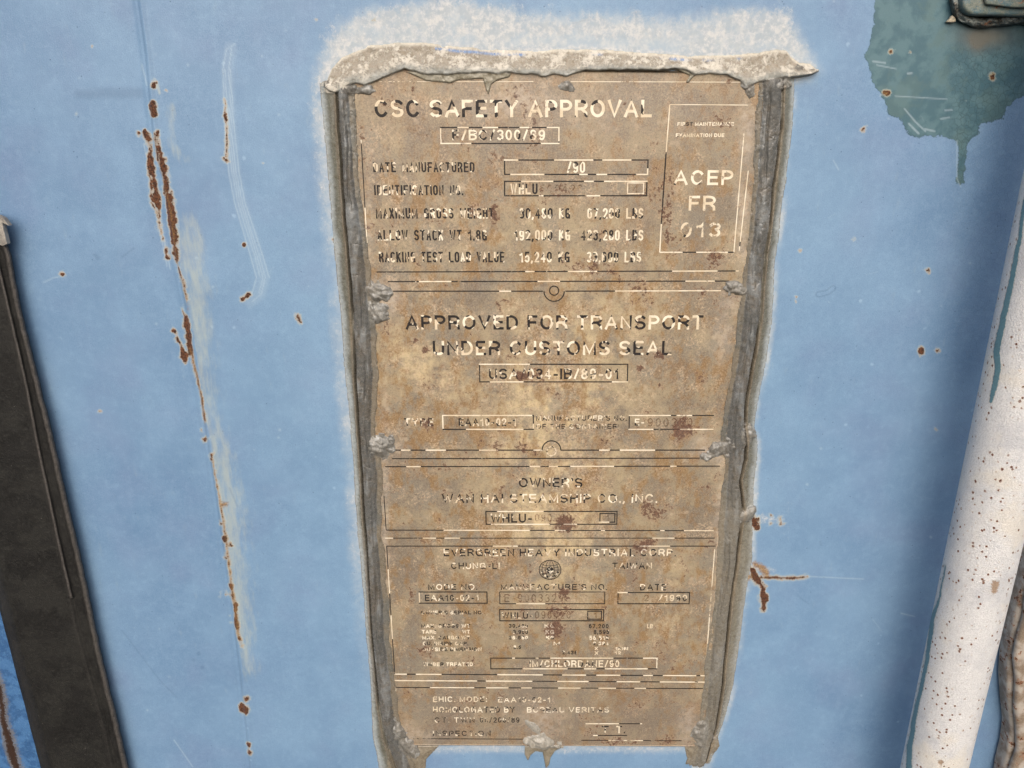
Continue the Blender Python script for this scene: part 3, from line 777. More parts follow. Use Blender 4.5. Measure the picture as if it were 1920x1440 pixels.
def glyph(ch, R):
    W_ = dict(A=.72, B=.60, C=.68, D=.64, E=.54, F=.52, G=.70, H=.62, I=0, J=.42, K=.62, L=.50, M=.74, N=.62, O=.74, P=.58, Q=.74, R=.62, S=.60, T=.60, U=.62, V=.68, W=.96, X=.62, Y=.64, Z=.56)
    w = W_.get(ch, .46)
    if R < 1 and ch not in 'IW.,': w = .46 if ch not in 'M' else .62
    if R < 1 and ch == 'W': w = .66
    e = lambda x0, y0, x1, y1, a0, a1: _e(x0, y0, x1, y1, a0, a1, R)
    bowl = lambda x, y0, y1: [(x, y1)] + [q for q in e(2 * x - w, y0, w, y1, 90, -90)] + [(x, y0)]
    m = w / 2
    T = {'A': [[(0, 0), (m, 1), (w, 0)], [(w * .17, .32), (w * .83, .32)]],
         'B': [[(0, .5), (0, 1), *bowl(w * .5, .53, 1)[0:], (0, .53)], [(0, .5), (0, 0), *bowl(w * .5, 0, .53)[::-1]]],
         'C': [e(0, 0, w, 1, 40, 320)], 'D': [[(0, 0), (0, 1), *bowl(w * .4, 0, 1), (0, 0)]],
         'E': [[(w, 1), (0, 1), (0, 0), (w, 0)], [(0, .52), (w * .9, .52)]], 'F': [[(w, 1), (0, 1), (0, 0)], [(0, .5), (w * .85, .5)]],
         'G': [e(0, 0, w, 1, 40, 325), [(w, .0), (w, .46), (w * .55, .46)]], 'H': [[(0, 0), (0, 1)], [(w, 0), (w, 1)], [(0, .52), (w, .52)]],
         'I': [[(0, 0), (0, 1)]], 'J': [[(w, 1), (w, .3)] + e(0, 0, w, .6, 0, -180)], 'K': [[(0, 0), (0, 1)], [(w, 1), (0, .38)], [(w * .32, .6), (w, 0)]],
         'L': [[(0, 1), (0, 0), (w, 0)]], 'M': [[(0, 0), (0, 1), (m, .08), (w, 1), (w, 0)]], 'N': [[(0, 0), (0, 1), (w, 0), (w, 1)]],
         'O': [e(0, 0, w, 1, 0, 360)], 'P': [[(0, 0), (0, 1), *bowl(w * .5, .45, 1), (0, .45)]],
         'R': [[(0, 0), (0, 1), *bowl(w * .5, .48, 1), (0, .48)], [(w * .55, .48), (w * .97, .2), (w, 0)]],
         'S': [e(0, .5, w, 1, 30, 270) + e(0, 0, w, .5, 90, -150)[1:]], 'T': [[(0, 1), (w, 1)], [(m, 1), (m, 0)]],
         'U': [[(0, 1)] + e(0, 0, w, .62, 180, 360) + [(w, 1)]], 'V': [[(0, 1), (m, 0), (w, 1)]], 'W': [[(0, 1), (w * .26, 0), (m, .95), (w * .74, 0), (w, 1)]],
         'X': [[(0, 0), (w, 1)], [(0, 1), (w, 0)]], 'Y': [[(0, 1), (m, .45), (w, 1)], [(m, .45), (m, 0)]], 'Z': [[(0, 1), (w, 1), (0, 0), (w, 0)]],
         '0': [e(0, 0, w, 1, 0, 360)], '1': [[(0, .74), (.2, .80), (.26, 1), (.26, 0)]], '2': [e(0, .42, w, 1, 170, -35) + [(0, 0), (w, 0)]],
         '3': [e(0, .53, w, 1, 150, -90) + e(0, 0, w, .53, 90, -150)[1:]], '4': [[(w * .75, 0), (w * .75, 1), (0, .28), (w, .28)]],
         '5': [[(w * .92, 1), (w * .12, 1), (w * .04, .48)] + e(0, 0, w, .64, 120, -150)], '6': [e(0, 0, w, .6, 180, 540), [(0, .3)] + e(0, 0, w, 1, 180, 50)],
         '7': [[(0, 1), (w, 1), (w * .35, 0)]], '8': [e(w * .06, .53, w * .94, 1, -90, 270), e(0, 0, w, .53, 90, 450)],
         '9': [e(0, .4, w, 1, 0, 360), [(w, .7)] + e(0, 0, w, 1, 0, -130)], '/': [[(0, -.02), (w * .75, 1.02)]], '-': [[(0.05, .38), (.30, .38)]],
         '.': [[(0, -.02), (0, .03)]], ',': [[(.04, .03), (.02, -.02), (-.03, -.14)]], "'": [[(0, .8), (0, 1)]], ':': [[(0, 0), (0, .05)], [(0, .6), (0, .65)]]}
    adv = {'1': .30, '.': 0, ',': .04, "'": 0, ':': 0, '-': .34, '/': w * .75}.get(ch, w)
    return T.get(ch, []), adv

def stroke(p, hw, square):
    """mitred ribbon round a centre line given in pixels"""
    q = [p[0]]
    for a_ in p[1:]:
        if math.hypot(a_[0] - q[-1][0], a_[1] - q[-1][1]) > .15: q.append(a_)
    p = np.array(q, float)
    closed = len(p) > 3 and np.hypot(*(p[0] - p[-1])) < .4
    d = np.diff(p, axis=0); d /= np.hypot(d[:, 0], d[:, 1])[:, None]
    if not closed and square:
        p[0] -= d[0] * hw * .95; p[-1] += d[-1] * hw * .95
    L_ = []; R_ = []
    for i in range(len(p)):
        a_ = d[i - 1] if i > 0 else (d[-1] if closed else d[0])
        b_ = d[i] if i < len(d) else (d[0] if closed else d[-1])
        na = np.array((-a_[1], a_[0])); nb = np.array((-b_[1], b_[0])); mm = na + nb; l = np.hypot(*mm)
        mm = na if l < .2 else mm / l
        k_ = min(1.45, 1 / max(.3, mm @ na)) * hw
        L_.append(p[i] + mm * k_); R_.append(p[i] - mm * k_)
    pts = np.empty((2 * len(p), 2)); pts[0::2] = L_; pts[1::2] = R_
    return pts, [(2 * i, 2 * i + 1, 2 * i + 3, 2 * i + 2) for i in range(len(p) - 1)]

def text(L, txt, u0, u1, v0, v1, ink=.5, wear=.1, off=.012, ink2=None, stamp=0.0, ks=None, sl=0.0, spacing=1.0):
    if v1 - v0 < 14 and not stamp: wear -= .12 if v1 < 1260 else -.03
    if ks is None and v1 - v0 < 14: ks = .20
    if ks == .5: ks = .20
    """u0..u1 span, v0 cap line, v1 baseline (photo pixels); off > .03 selects the condensed face"""
    cond = off > .03
    H_ = v1 - v0
    hw = H_ * (.080 if cond else .086 if off > .011 else .07) * (.7 if stamp else 1)
    if cond: hw = max(hw, 1.5)
    hw = max(hw, .78)
    R = .26 if cond else 9.0
    gap = .42 if cond else (.36 if H_ > 15 else .40); gap *= spacing
    x = 0; items = []
    for ch in txt:
        if ch == ' ': x += .46 if not cond else .72; continue
        gl_, adv = glyph(ch, R); items.append((x, gl_)); x += adv + gap
    tot = x - gap
    sx = (u1 - u0 - 2 * hw) / tot; sy = (H_ - 2 * hw)
    ink2 = ink if ink2 is None else ink2
    for n_, (gx_, gl_) in enumerate(items):
        for si, st_ in enumerate(gl_):
            pp = [(u0 + hw + (gx_ + a_) * sx, v1 - hw - b_ * sy) for a_, b_ in st_]
            pts, fs = stroke(pp, hw, True)
            uu = pts[:, 0]; vv = pts[:, 1]
            k = np.clip((uu - u0) / (u1 - u0), 0, 1)
            uu = uu + (uu - 1022) * (v1 - vv) * .000175
            L.add(uu, vv, fs, ink + (ink2 - ink) * k, wear, ks or min(1.0, 5.2 / H_) * 1.15, stamp, lift=si * .000006)

def seg(L, p, q, w=1.3, ink=.5, wear=0.0, chunk=(14, 70), dash=True):
    """a ruled line broken into black and cream lengths"""
    Lg = math.hypot(q[0] - p[0], q[1] - p[1]); s = 0
    dx, dy = (q[0] - p[0]) / Lg, (q[1] - p[1]) / Lg; nx, ny = -dy * w / 2, dx * w / 2
    while s < Lg:
        e = min(Lg, s + rnd.uniform(*chunk) * (1 if rnd.random() < .7 else .35))
        k = 1.6 if rnd.random() < ink else -.7
        w_ = wear + (.25 if rnd.random() < .15 else 0)
        m_ = max(1, int((e - s) / 12))
        us = []; vs = []
        for i in range(m_ + 1):
            t_ = s + (e - s) * i / m_
            us += [p[0] + dx * t_ + nx, p[0] + dx * t_ - nx]; vs += [p[1] + dy * t_ + ny, p[1] + dy * t_ - ny]
        (L.lines or L).add(us, vs, [(2 * i, 2 * i + 1, 2 * i + 3, 2 * i + 2) for i in range(m_)], k, w_, .35)
        s = e

def rect(L, x0, y0, x1, y1, w=2.2, ink=.6, wear=0.0, conv=True, openr=False):
    c1 = (x0 - 1022) * (y1 - y0) * -.00015 if conv else 0; c2 = (x1 - 1022) * (y1 - y0) * -.00015 if conv else 0
    h = w / 2
    seg(L, (x0 - h, y0), (x1 + h, y0), w, ink, wear); seg(L, (x0 + c1 - h, y1), (x1 + c2 + h, y1), w, ink, wear)
    seg(L, (x0, y0 + h), (x0 + c1, y1 - h), w, ink, wear)
    if not openr: seg(L, (x1, y0 + h), (x1 + c2, y1 - h), w, ink, wear)

def arc(L, cx, cy, r, a0, a1, w=2.0, ink=1.0, n=26, wear=0.0, ry=None):
    ry = ry or r; us = []; vs = []
    for i in range(n + 1):
        t_ = math.radians(a0 + (a1 - a0) * i / n)
        for rr_ in (-w / 2, w / 2):
            us.append(cx + (r + rr_) * math.cos(t_)); vs.append(cy + (ry + rr_) * math.sin(t_))
    (L.lines or L).add(us, vs, [(2 * i, 2 * i + 1, 2 * i + 3, 2 * i + 2) for i in range(n)], 1.6 if ink >= 1 else ink, wear, .5)

B = .022      # bold offset
A_ = Lettering()
text(A_, 'CSC SAFETY APPROVAL', 703, 1222, 187, 220, .62, .02, .018, ink2=-.05, ks=.13)
rect(A_, 826, 239, 1048, 269, 2.4, .4)
text(A_, 'F/BC/300/89', 848, 1022, 243, 263, .55, .05, .014, ink2=.05, ks=.28)
for (a1, a2, yt, yb, s1) in ((700, 890, 304, 323, 'DATE MANUFACTURED'), (702, 869, 347, 366, 'IDENTIFICATION NO.'), (705, 926, 390, 410, 'MAXIMUM GROSS WEIGHT'),
                             (708, 913, 431, 451, 'ALLOW STACK WT 1.8G'), (711, 946, 472, 492, 'RACKING TEST LOAD VALUE')):
    text(A_, s1, a1, a2, yt, yb, .80, -.04, .036, ink2=.74, ks=.24)
rect(A_, 946, 300, 1215, 327, 2.4, .45); text(A_, '/90', 1063, 1097, 303, 324, .05, .0, .034, ks=.22)
rect(A_, 946, 340, 1213, 367, 2.4, .5); rect(A_, 1177, 343, 1207, 363, 2.0, .1, .05)
text(A_, 'WHLU', 957, 1008, 344, 364, .40, -.06, .038, ks=.16)
text(A_, '560420', 1012, 1092, 346, 362, .7, .36, .02, stamp=.8, spacing=1.2); text(A_, '4', 1186, 1197, 346, 361, .7, .3, .02, stamp=.9)
for (yt, yb, k1, x1, x2, k2, x3, x4) in ((390, 410, '30,480 KG', 974, 1069, '67,200 LBS', 1101, 1206), (431, 451, '192,000 KG', 964, 1069, '423,280 LBS', 1089, 1206), (472, 492, '15,240 KG', 974, 1068, '33,600 LBS', 1100, 1202)):
    text(A_, k1, x1, x2, yt, yb, .46, -.06, .036, ks=.25); text(A_, k2, x3, x4, yt, yb, .30, -.04, .036, ks=.25)
seg(A_, (703, 153), (1000, 153), 1.2, 0, .22); seg(A_, (1070, 153), (1392, 154), 1.3, 0, .2)
seg(A_, (677, 262), (691, 505), 1.8, .8, .12); seg(A_, (1403, 320), (1386, 470), 1.8, .1, .15)
seg(A_, (706, 510), (1385, 508), 2.2, .75)
seg(A_, (1256, 196), (1402, 197), 1.5, .0, .2); seg(A_, (1256, 196), (1249, 285), 2.0, .0, .05); seg(A_, (1249, 285), (1240, 420), 2.6, 1.0); seg(A_, (1240, 420), (1237, 473), 2.2, .2)
seg(A_, (1237, 473), (1376, 473), 2.2, .12); seg(A_, (1395, 250), (1376, 473), 1.8, .08, .12)
text(A_, 'FIRST MAINTENANCE', 1270, 1376, 229, 236, .0, .32, .01); text(A_, 'EXAMINATION DUE', 1267, 1358, 250, 257, .0, .26, .01)
text(A_, 'ACEP', 1263, 1374, 319, 347, -.4, .27, .0118); text(A_, 'FR', 1291, 1341, 367, 395, -.4, .27, .0118); text(A_, '013', 1275, 1350, 417, 445, -.4, .32, .0118)
A_.build('lettering', 'cream CSC safety approval heading and black weight table')

Bt = Lettering()
seg(Bt, (727, 528), (1367, 527), 2.2, .85); seg(Bt, (737, 546), (1018, 546), 2.2, .65); seg(Bt, (1060, 546), (1352, 545), 2.2, .5)
arc(Bt, 1039, 546, 19, 0, 180, 2.2); arc(Bt, 1039, 545, 8.5, 0, 360, 2.2)
text(Bt, 'APPROVED FOR TRANSPORT', 761, 1318, 591, 618, .84, -.04, .018, ink2=.22, ks=.15)
text(Bt, 'UNDER CUSTOMS SEAL', 812, 1259, 639, 666, .66, -.04, .018, ink2=.50, ks=.15)
rect(Bt, 899, 683, 1177, 716, 2.2, .75); text(Bt, 'USA/034-IB/89-01', 917, 1160, 691, 711, .74, -.04, .014, ink2=.42, ks=.27)
text(Bt, 'TYPE', 758, 813, 784, 799, .50, .16, .014); rect(Bt, 830, 779, 1000, 805, 2.2, .7)
text(Bt, 'EAA10-02-1', 860, 968, 784, 799, .55, .02, .014, ks=.22)
text(Bt, "MANUFACTURER'S NO.", 1005, 1175, 779, 789, .60, .04, .012, ks=.24); text(Bt, 'OF THE CONTAINER', 1005, 1157, 795, 804, .60, .04, .012, ks=.24)
rect(Bt, 1180, 779, 1338, 805, 2.0, .55, .04, openr=True); text(Bt, 'E-', 1190, 1208, 785, 798, .3, .05, .014)
text(Bt, '900320', 1214, 1298, 784, 800, .7, .30, .03, stamp=1.0, spacing=1.15)
seg(Bt, (738, 844), (1017, 844), 2.2, .75); seg(Bt, (1051, 844), (1322, 844), 2.2, .8)
arc(Bt, 1034, 844, 17.5, 180, 360, 2.2); arc(Bt, 1034, 846, 8.5, 0, 360, 2.0, .1)
seg(Bt, (735, 860), (1312, 859), 2.0, .92)
Bt.build('lettering', 'black customs seal approval text, second panel from the top')

Ct = Lettering()
seg(Ct, (722, 875), (1350, 874), 2.0, .85); seg(Ct, (720, 930), (724, 994), 1.6, .9, .1)
text(Ct, "OWNER'S", 973, 1092, 896, 914, .86, -.04, .018, ink2=.42, ks=.22)
text(Ct, 'WAN HAI STEAMSHIP CO., INC.', 829, 1232, 926, 943, .82, -.02, .018, ink2=.05, ks=.22)
rect(Ct, 911, 959, 1157, 983, 2.0, .8); rect(Ct, 1125, 963, 1153, 979, 2.0, .5)
text(Ct, 'WHLU-', 920, 998, 963, 980, .82, .04, .018, ks=.22); text(Ct, '090420', 1003, 1070, 963, 978, .7, .32, .02, stamp=.9, spacing=1.15); text(Ct, '1', 1135, 1142, 965, 977, .7, .3, .02, stamp=.9)
seg(Ct, (724, 994), (1338, 995), 1.8, .7); seg(Ct, (722, 1009), (1340, 1009), 1.6, .7, .03)
Ct.build('lettering', 'owner name in black turning cream, middle panel')

Dt = Lettering()
seg(Dt, (725, 1024), (1342, 1024), 1.8, .95); seg(Dt, (725, 1024), (740, 1264), 1.7, .75, .08); seg(Dt, (1340, 1030), (1322, 1264), 1.6, 0, .22)
text(Dt, 'EVERGREEN HEAVY INDUSTRIAL CORP.', 832, 1267, 1029, 1043, .80, -.04, .018, ink2=.35, ks=.26)
text(Dt, 'CHUNG-LI', 846, 937, 1055, 1067, .72, .12, .016, ink2=.4); text(Dt, 'TAIWAN', 1148, 1222, 1055, 1067, .52, .03, .018)
text(Dt, 'MODE NO.', 803, 895, 1095, 1106, .62, .08, .016); text(Dt, "MANUFACTURE'S NO.", 939, 1138, 1095, 1106, .80, .06, .016); text(Dt, 'DATE', 1200, 1249, 1095, 1107, .72, .04, .018)
rect(Dt, 786, 1110, 913, 1131, 2.0, .93); rect(Dt, 937, 1110, 1134, 1132, 1.7, .95, .06); rect(Dt, 1159, 1111, 1293, 1132, 2.0, .8)
text(Dt, 'EAA10-02-1', 797, 898, 1115, 1127, .68, .1, .016); text(Dt, 'E-9003329', 946, 1056, 1114, 1129, .7, .26, .016, stamp=.85, spacing=1.1)
text(Dt, '2', 1208, 1216, 1115, 1127, .7, .2, .016, stamp=.9); text(Dt, '/1990', 1235, 1288, 1115, 1127, .15, .04, .018)
text(Dt, "OWNER'S SERIAL NO.", 789, 906, 1145, 1152, .66, .16, .008); rect(Dt, 937, 1143, 1132, 1164, 2.0, .92); rect(Dt, 1102, 1146, 1128, 1161, 2.0, 1)
text(Dt, 'WHLU-', 941, 999, 1148, 1160, .78, .1, .016); text(Dt, '090420', 1003, 1070, 1146, 1160, .7, .26, .02, stamp=1, spacing=1.1); text(Dt, '1', 1113, 1119, 1148, 1159, .7, .2, .02, stamp=1)
for (s1, x1, x2, yt, yb, ink, we) in (('MAX. GROSS WT', 790, 882, 1170, 1177, .5, .2), ('TARE', 791, 818, 1181, 1188, .5, .22), ('WT', 867, 881, 1181, 1188, .4, .2), ('MAX. CARGO WT', 792, 881, 1192, 1199, .3, .18),
        ('CU. INSIDE CAP.', 793, 878, 1203, 1210, .4, .18), ('OUTSIDE DIMENSION', 792, 903, 1214, 1221, .4, .16), ('30,480', 954, 990, 1170, 1177, .7, .18), ('3,900', 962, 990, 1181, 1189, .65, .2), ('26,580', 954, 990, 1192, 1199, .5, .22),
        ('8.5', 963, 977, 1210, 1217, .5, .25), ('67,200', 1104, 1141, 1170, 1178, .95, .04), ('8,595', 1113, 1142, 1181, 1189, .6, .08), ('58,515', 1105, 1141, 1192, 1200, .55, .12), ('2,384', 1112, 1141, 1203, 1210, .3, .16),
        ('KG', 1021, 1040, 1170, 1177, .2, .15), ('KG', 1023, 1039, 1181, 1189, 0, .1), ('KG', 1024, 1039, 1192, 1199, .2, .15), ('LB', 1213, 1224, 1170, 1178, 0, .2), ('X', 1115, 1121, 1213, 1219, 0, .16), ('X', 1115, 1122, 1221, 1228, 0, .14),
        ('2.438', 1054, 1082, 1220, 1227, .6, .16), ('12.192', 1154, 1178, 1213, 1219, 0, .28), ('12', 1153, 1164, 1221, 1227, 0, .16), ('M', 1038, 1050, 1203, 1210, .3, .15)):
    text(Dt, s1, x1, x2, yt, yb, ink, we, .010, ks=.5)
text(Dt, 'TIMBER TREATED', 793, 887, 1242, 1249, .3, .12, .01, ks=.5); rect(Dt, 920, 1234, 1232, 1254, 1.9, .4); text(Dt, 'IM/CHLORDANE/90', 993, 1161, 1238, 1251, .08, .05, .012)
seg(Dt, (740, 1264), (1322, 1267), 1.9, .4); seg(Dt, (735, 1276), (1324, 1279), 1.9, .3); seg(Dt, (742, 1289), (1318, 1291), 1.7, .45, .04); seg(Dt, (742, 1289), (744, 1330), 1.2, 0, .3)
Dt.build('lettering', 'small black builder data text and boxes, lower panel')

Et = Lettering()
text(Et, 'EHIC. MODE:', 812, 913, 1306, 1316, .15, .12, .014); text(Et, 'EAA10-02-1', 934, 1032, 1307, 1317, .0, .2, .014)
text(Et, 'HOMOLOGATED BY', 812, 965, 1325, 1336, .40, .18, .014); text(Et, 'BUREAU VERITAS', 988, 1142, 1326, 1336, .1, .26, .014)
text(Et, 'CT. TWN', 815, 890, 1345, 1355, .5, .26, .014); text(Et, '06/200/89', 900, 974, 1345, 1355, .7, .32, .014)
text(Et, 'INSPECTION', 812, 920, 1370, 1380, .8, .32, .014)
text(Et, 'T', 1128, 1141, 1361, 1375, .8, .1, .016); text(Et, 'T.', 1155, 1172, 1361, 1375, .4, .1, .016)
seg(Et, (1098, 1357), (1204, 1357), 1.8, .45, .05); seg(Et, (1112, 1379), (1176, 1379), 1.8, .95, .05); seg(Et, (775, 1385), (1000, 1386), 1.4, .9, .22); seg(Et, (1090, 1388), (1278, 1389), 1.6, .45, .14)
Et.build('lettering', 'worn brown text of the lowest panel')

# globe emblem between CHUNG-LI and TAIWAN
Gl = Lettering(True)
cx, cy, r = 1031.3, 1068.5, 20.5
arc(Gl, cx, cy, r, 0, 360, 1.5, n=48, ry=18)
for k in (.38, .74):
    for sgn in (-1, 1):
        us = []; vs = []; n = 18
        for i in range(n + 1):
            th = math.pi * i / n
            x = cx + sgn * r * k * math.sin(th); y = cy - 18 * math.cos(th)
            us += [x - .55, x + .55]; vs += [y, y]
        Gl.add(us, vs, [(2 * i, 2 * i + 1, 2 * i + 3, 2 * i + 2) for i in range(n)], 1.6, 0, .5)
seg(Gl, (cx, cy - 17), (cx, cy + 17), 1.1, 1)
seg(Gl, (cx - r + 1, cy + .3), (cx + r - 1, cy + .3), 1.2, 1)
for dy, bw in ((-10.5, 15.5), (-6, 19), (9, 16)):
    us = []; vs = []; n = 14
    for i in range(n + 1):
        t_ = -1 + 2 * i / n
        y = cy + dy + (1 - t_ * t_) * 3.0 * (1 if dy < 0 else -1)
        us += [cx + t_ * bw] * 2; vs += [y - .5, y + .5]
    Gl.add(us, vs, [(2 * i, 2 * i + 1, 2 * i + 3, 2 * i + 2) for i in range(n)], 1.6, 0, .5)
arc(Gl, cx, cy + 1, 3.6, 0, 360, 6.0, .82, n=20)
for k in range(9):                                                  # ring of worn letters round the lower rim
    an = math.radians(18 + k * 18); x = cx + 15.6 * math.cos(an); y = cy + 13.6 * math.sin(an)
    arc(Gl, x, y, 1.1, 0, 360, 2.0, .75 if k != 6 else -.6, n=8)
Gl.build('globe_emblem', 'black globe emblem with latitude and longitude lines')

# ------------------------------------------------------------------ the sealant round the plate
seal = thing('sealant_bead', (.026, 0, 1.17), 'thick grey cracked sealant bead smeared round the top and both sides of the plate', 'sealant')
st = .00036
xs3 = np.arange(-.118, .168, st); zs3 = np.arange(H0 - .455, H0 + .045, st)
X3, Z3 = np.meshgrid(xs3, zs3)
u, v = proj(X3, Z3, .001)
nA = fbm(u, v, 46, 4, 200); nB = fbm(u, v * .22, 10, 3, 210); nC = fbm(u, v, 9, 3, 220); nD = fbm(v, u * 0, 70, 3, 230)
ridged = 1 - np.abs(fbm(u, v, 26, 4, 240)) * 5

def side(v, u, V_, O_, C_, B_, s, seed):
    """height (mm) and part masks of one side bead; s=+1 left bead, -1 right bead"""
    w1 = fbm(v, v * 0, 60, 3, seed) * 7; w2 = fbm(v, v * 0, 24, 3, seed + 3) * 5
    o = np.interp(v, V_, O_) + w2 * .6; c = np.interp(v, V_, C_) + w1 * .5; bb = np.interp(v, V_, B_) + w2
    uo = (u - o) * s; uc = (u - c) * s; ub = (bb - u) * s           # distances inwards
    half = (bb - c) * s / 2; mid = (bb + c) / 2
    skirt = .15 + .85 * sstep(uo, -1, 14) + .9 * sstep(uo, 6, (c - o) * s - 3)
    skirt = np.where(uc < 2, skirt + (.5 * fbm(u, v * .15, 8, 2, seed + 21) + .9 * nA) * sstep(skirt, .4, 1.1), 0)
    ridge = 1.1 * np.exp(-((uc + 4) / 2.2) ** 2) * sstep(fbm(v, v * 0, 90, 2, seed + 9), -.25, .05)
    q = np.clip(1 - ((u - mid) / np.maximum(half + .5, 1)) ** 2, 0, 1)
    prof = np.sqrt(q)
    # two lobes with a fold between them that wanders up and down
    fold = mid + half * .55 * s * (.4 + 1.6 * fbm(v, v * 0, 130, 2, seed + 5))
    bead = (3.1 + 1.6 * fbm(v, v * 0, 80, 3, seed + 7)) * prof + 1.0 * nB * prof + .5 * nA
    bead = bead - 1.3 * np.exp(-((u - fold) / 2.0) ** 2) * prof * sstep(fbm(v, v * 0, 70, 2, seed + 6), -.2, .1) + .5 * fbm(u + 8 * fbm(v, v * 0, 50, 2, seed + 8), v * .10, 7, 3, seed + 15) * prof
    bead = np.where(q > 0, bead + .6, 0)
    lipw = 9 + 9 * fbm(v, v * 0, 55, 3, seed + 11)
    lip = np.where((ub < 1) & (ub > -lipw), 2.15 + .5 * nA + .5 * np.exp(-((ub + lipw) / 2.5) ** 2), 0)
    lip = np.where((lip == 0) & (ub < 1) & (ub > -13), 1.2, lip)
    h = np.maximum.reduce([skirt + ridge * (skirt > .2), bead, lip])
    crev = np.exp(-((uc + 0.2) / 1.7) ** 2) * sstep(fbm(v, v * 0, 110, 3, seed + 13), -.32, -.05)
    h = np.where((h > 0) & (crev > .05), np.maximum(h - 2.6 * crev, .35), h)
    h = h + .5 * np.exp(-((uc - 3.2) / 1.2) ** 2) * sstep(fbm(v, v * 0, 45, 2, seed + 19), -.1, .1) * (h > 0)
    isbead = sstep(q, 0, .15); isskirt = (uc < 0) & (uo > -1)
    inr = (uo > -2) & (ub > -12)
    return np.where(inr, h, 0), isbead * inr, isskirt & inr, crev * inr, (lip > 1) & (bead < lip)

hl, bl_, sl_, cl_, ll_ = side(v, u, LV, LO, LC, LB, 1, 300)
hr, br_, sr_, cr_, lr_ = side(v, u, RV, RO, RC, RB, -1, 400)
vl = sstep(v, 148, 160) * (1 - sstep(v, 1500, 1501)); vr_ = sstep(v, 140, 150)
hl = hl * vl; hr = hr * vr_
hr = np.where(v > 1433 + 6 * nC, 0, hr)
# top band
tu = np.interp(u, TU_x, TU_y) + 4 * fbm(u, u * 0, 50, 3, 500)
tl = np.interp(u, TL_x, TL_y) + 5 * fbm(u, u * 0, 20, 4, 510) + 5 * fbm(u, u * 0, 90, 2, 515)
k = np.clip((v - tu) / np.maximum(tl - tu, 1), 0, 1)
ht = (.7 * sstep(v - tu, -1, 9) + 1.9 * sstep(k, .08, .7) + .9 * fbm(u, v, 18, 3, 540) + 1.1 * np.exp(-((k - .82) / .2) ** 2) + 1.3 * nA + .5 * nC)
edge_in = sstep(tl - v, -.5, 3.0)
ht = np.where((v > tu - 1) & (v < tl + 1) & (u > 612) & (u < 1536), ht * edge_in + .3, 0)
ht = ht * sstep(v - tu, -1, 2)
# thin flap that hangs lower than the band, plus drips, blobs and peeled flakes
thin = polysdf(u, v, [(762, 135), (800, 152), (845, 156), (862, 150), (900, 148), (930, 145), (900, 136), (800, 132)])
thin = np.maximum(thin, polysdf(u, v, [(900, 138), (906, 150), (911, 168), (916, 178), (919, 168), (922, 158), (935, 150), (955, 145), (960, 138), (935, 134)]))
thin = np.maximum(thin, polysdf(u, v, [(1262, 128), (1320, 130), (1312, 138), (1300, 144), (1290, 156), (1285, 154), (1292, 142), (1278, 136)]))
hth = np.where(thin > 0, 2.35 + .35 * sstep(thin, 0, 2) + .3 * nC, 0)
def blob(cu, cv, ru2, rv2, hh, ang=0.0, wr=1.0, seed=1):
    ca, sa = math.cos(ang), math.sin(ang)
    du = (u - cu) * ca + (v - cv) * sa; dv = -(u - cu) * sa + (v - cv) * ca
    rad = np.sqrt((du / ru2) ** 2 + (dv / rv2) ** 2) + 1.9 * fbm(u, v, 22, 4, seed)
    q = np.clip(1 - rad ** 2, 0, 1)
    rg = np.abs(fbm(du * .55 + 6 * fbm(u, v, 30, 2, seed + 9), dv * 1.5, 20, 2, seed + 40)) * 3.2
    hi = fbm(u, v, 26, 2, seed + 60) * 1.6
    return np.where(q > 0, 1.75 + hh * .8 * (q ** .9) * (1 - wr * .5 * (1 - np.clip(rg, 0, 1)) + hi * .5), 0)
blobs = [(1061, 160, 17, 12, 2.2, .1, .8), (686, 166, 18, 9, 2.2, .1, .5), (1400, 162, 13, 21, 2.6, -.5, .6), (712, 546, 24, 17, 3.2, .35, 1.2), (706, 584, 20, 18, 2.6, .9, 1.2), (1381, 545, 22, 14, 3.6, .15, .3),
         (712, 836, 24, 21, 3.4, .3, 1.2), (1347, 841, 30, 15, 3.4, -.45, 1.0), (1394, 815, 20, 22, 2.6, .3, .3), (742, 1376, 22, 22, 3.4, .6, 1.3), (760, 1392, 28, 14, 2.8, .9, 1.2), (1316, 1378, 24, 24, 3.6, .2, 1.1),
         (1395, 965, 22, 10, 2.2, -.5, .5), (1462, 140, 16, 12, 2.4, .3, .7), (1494, 132, 20, 10, 2.4, .1, .9), (1520, 131, 14, 5, 1.6, 0, .8), (622, 160, 14, 15, 2.2, .2, .9), (646, 163, 26, 15, 2.9, .15, .4), (1452, 158, 24, 13, 2.8, .1, .5)]
hb = np.zeros(u.shape)
for i, q in enumerate(blobs): hb = np.maximum(hb, blob(*q, seed=600 + i * 5))
# smears below the two lower corners
sm = polysdf(u, v, [(716, 1400), (762, 1398), (800, 1399), (826, 1398), (812, 1412), (800, 1425), (796, 1460), (760, 1500), (735, 1500), (722, 1440)])
smr = polysdf(u, v, [(1283, 1400), (1300, 1398), (1345, 1380), (1350, 1400), (1332, 1425), (1318, 1436), (1300, 1438), (1290, 1425)])
hs_ = np.where(np.maximum(sm, smr) + 6 * nA > 0, .9 + .6 * nA + .5 * nC + .9 * sstep(np.maximum(sm, smr), 0, 12), 0)
h3 = np.maximum.reduce([hl, hr, ht, hth, hb, hs_])
crev = np.clip(cl_ * vl + cr_ * vr_, 0, 1)
onplate = (u > 676 + (v - 128) * .056) & (u < 1428 - (v - 136) * .088) & (v < 1396)
h3 = np.where((h3 > 0) & (h3 < 1.7) & onplate & (v > 150) & (crev < .3), 0, h3)
wq = np.abs(fbm(u + .5 * v + 10 * nA, v * .45 - u * .6, 26, 3, 260)); fold2 = np.exp(-(wq / .012) ** 2)
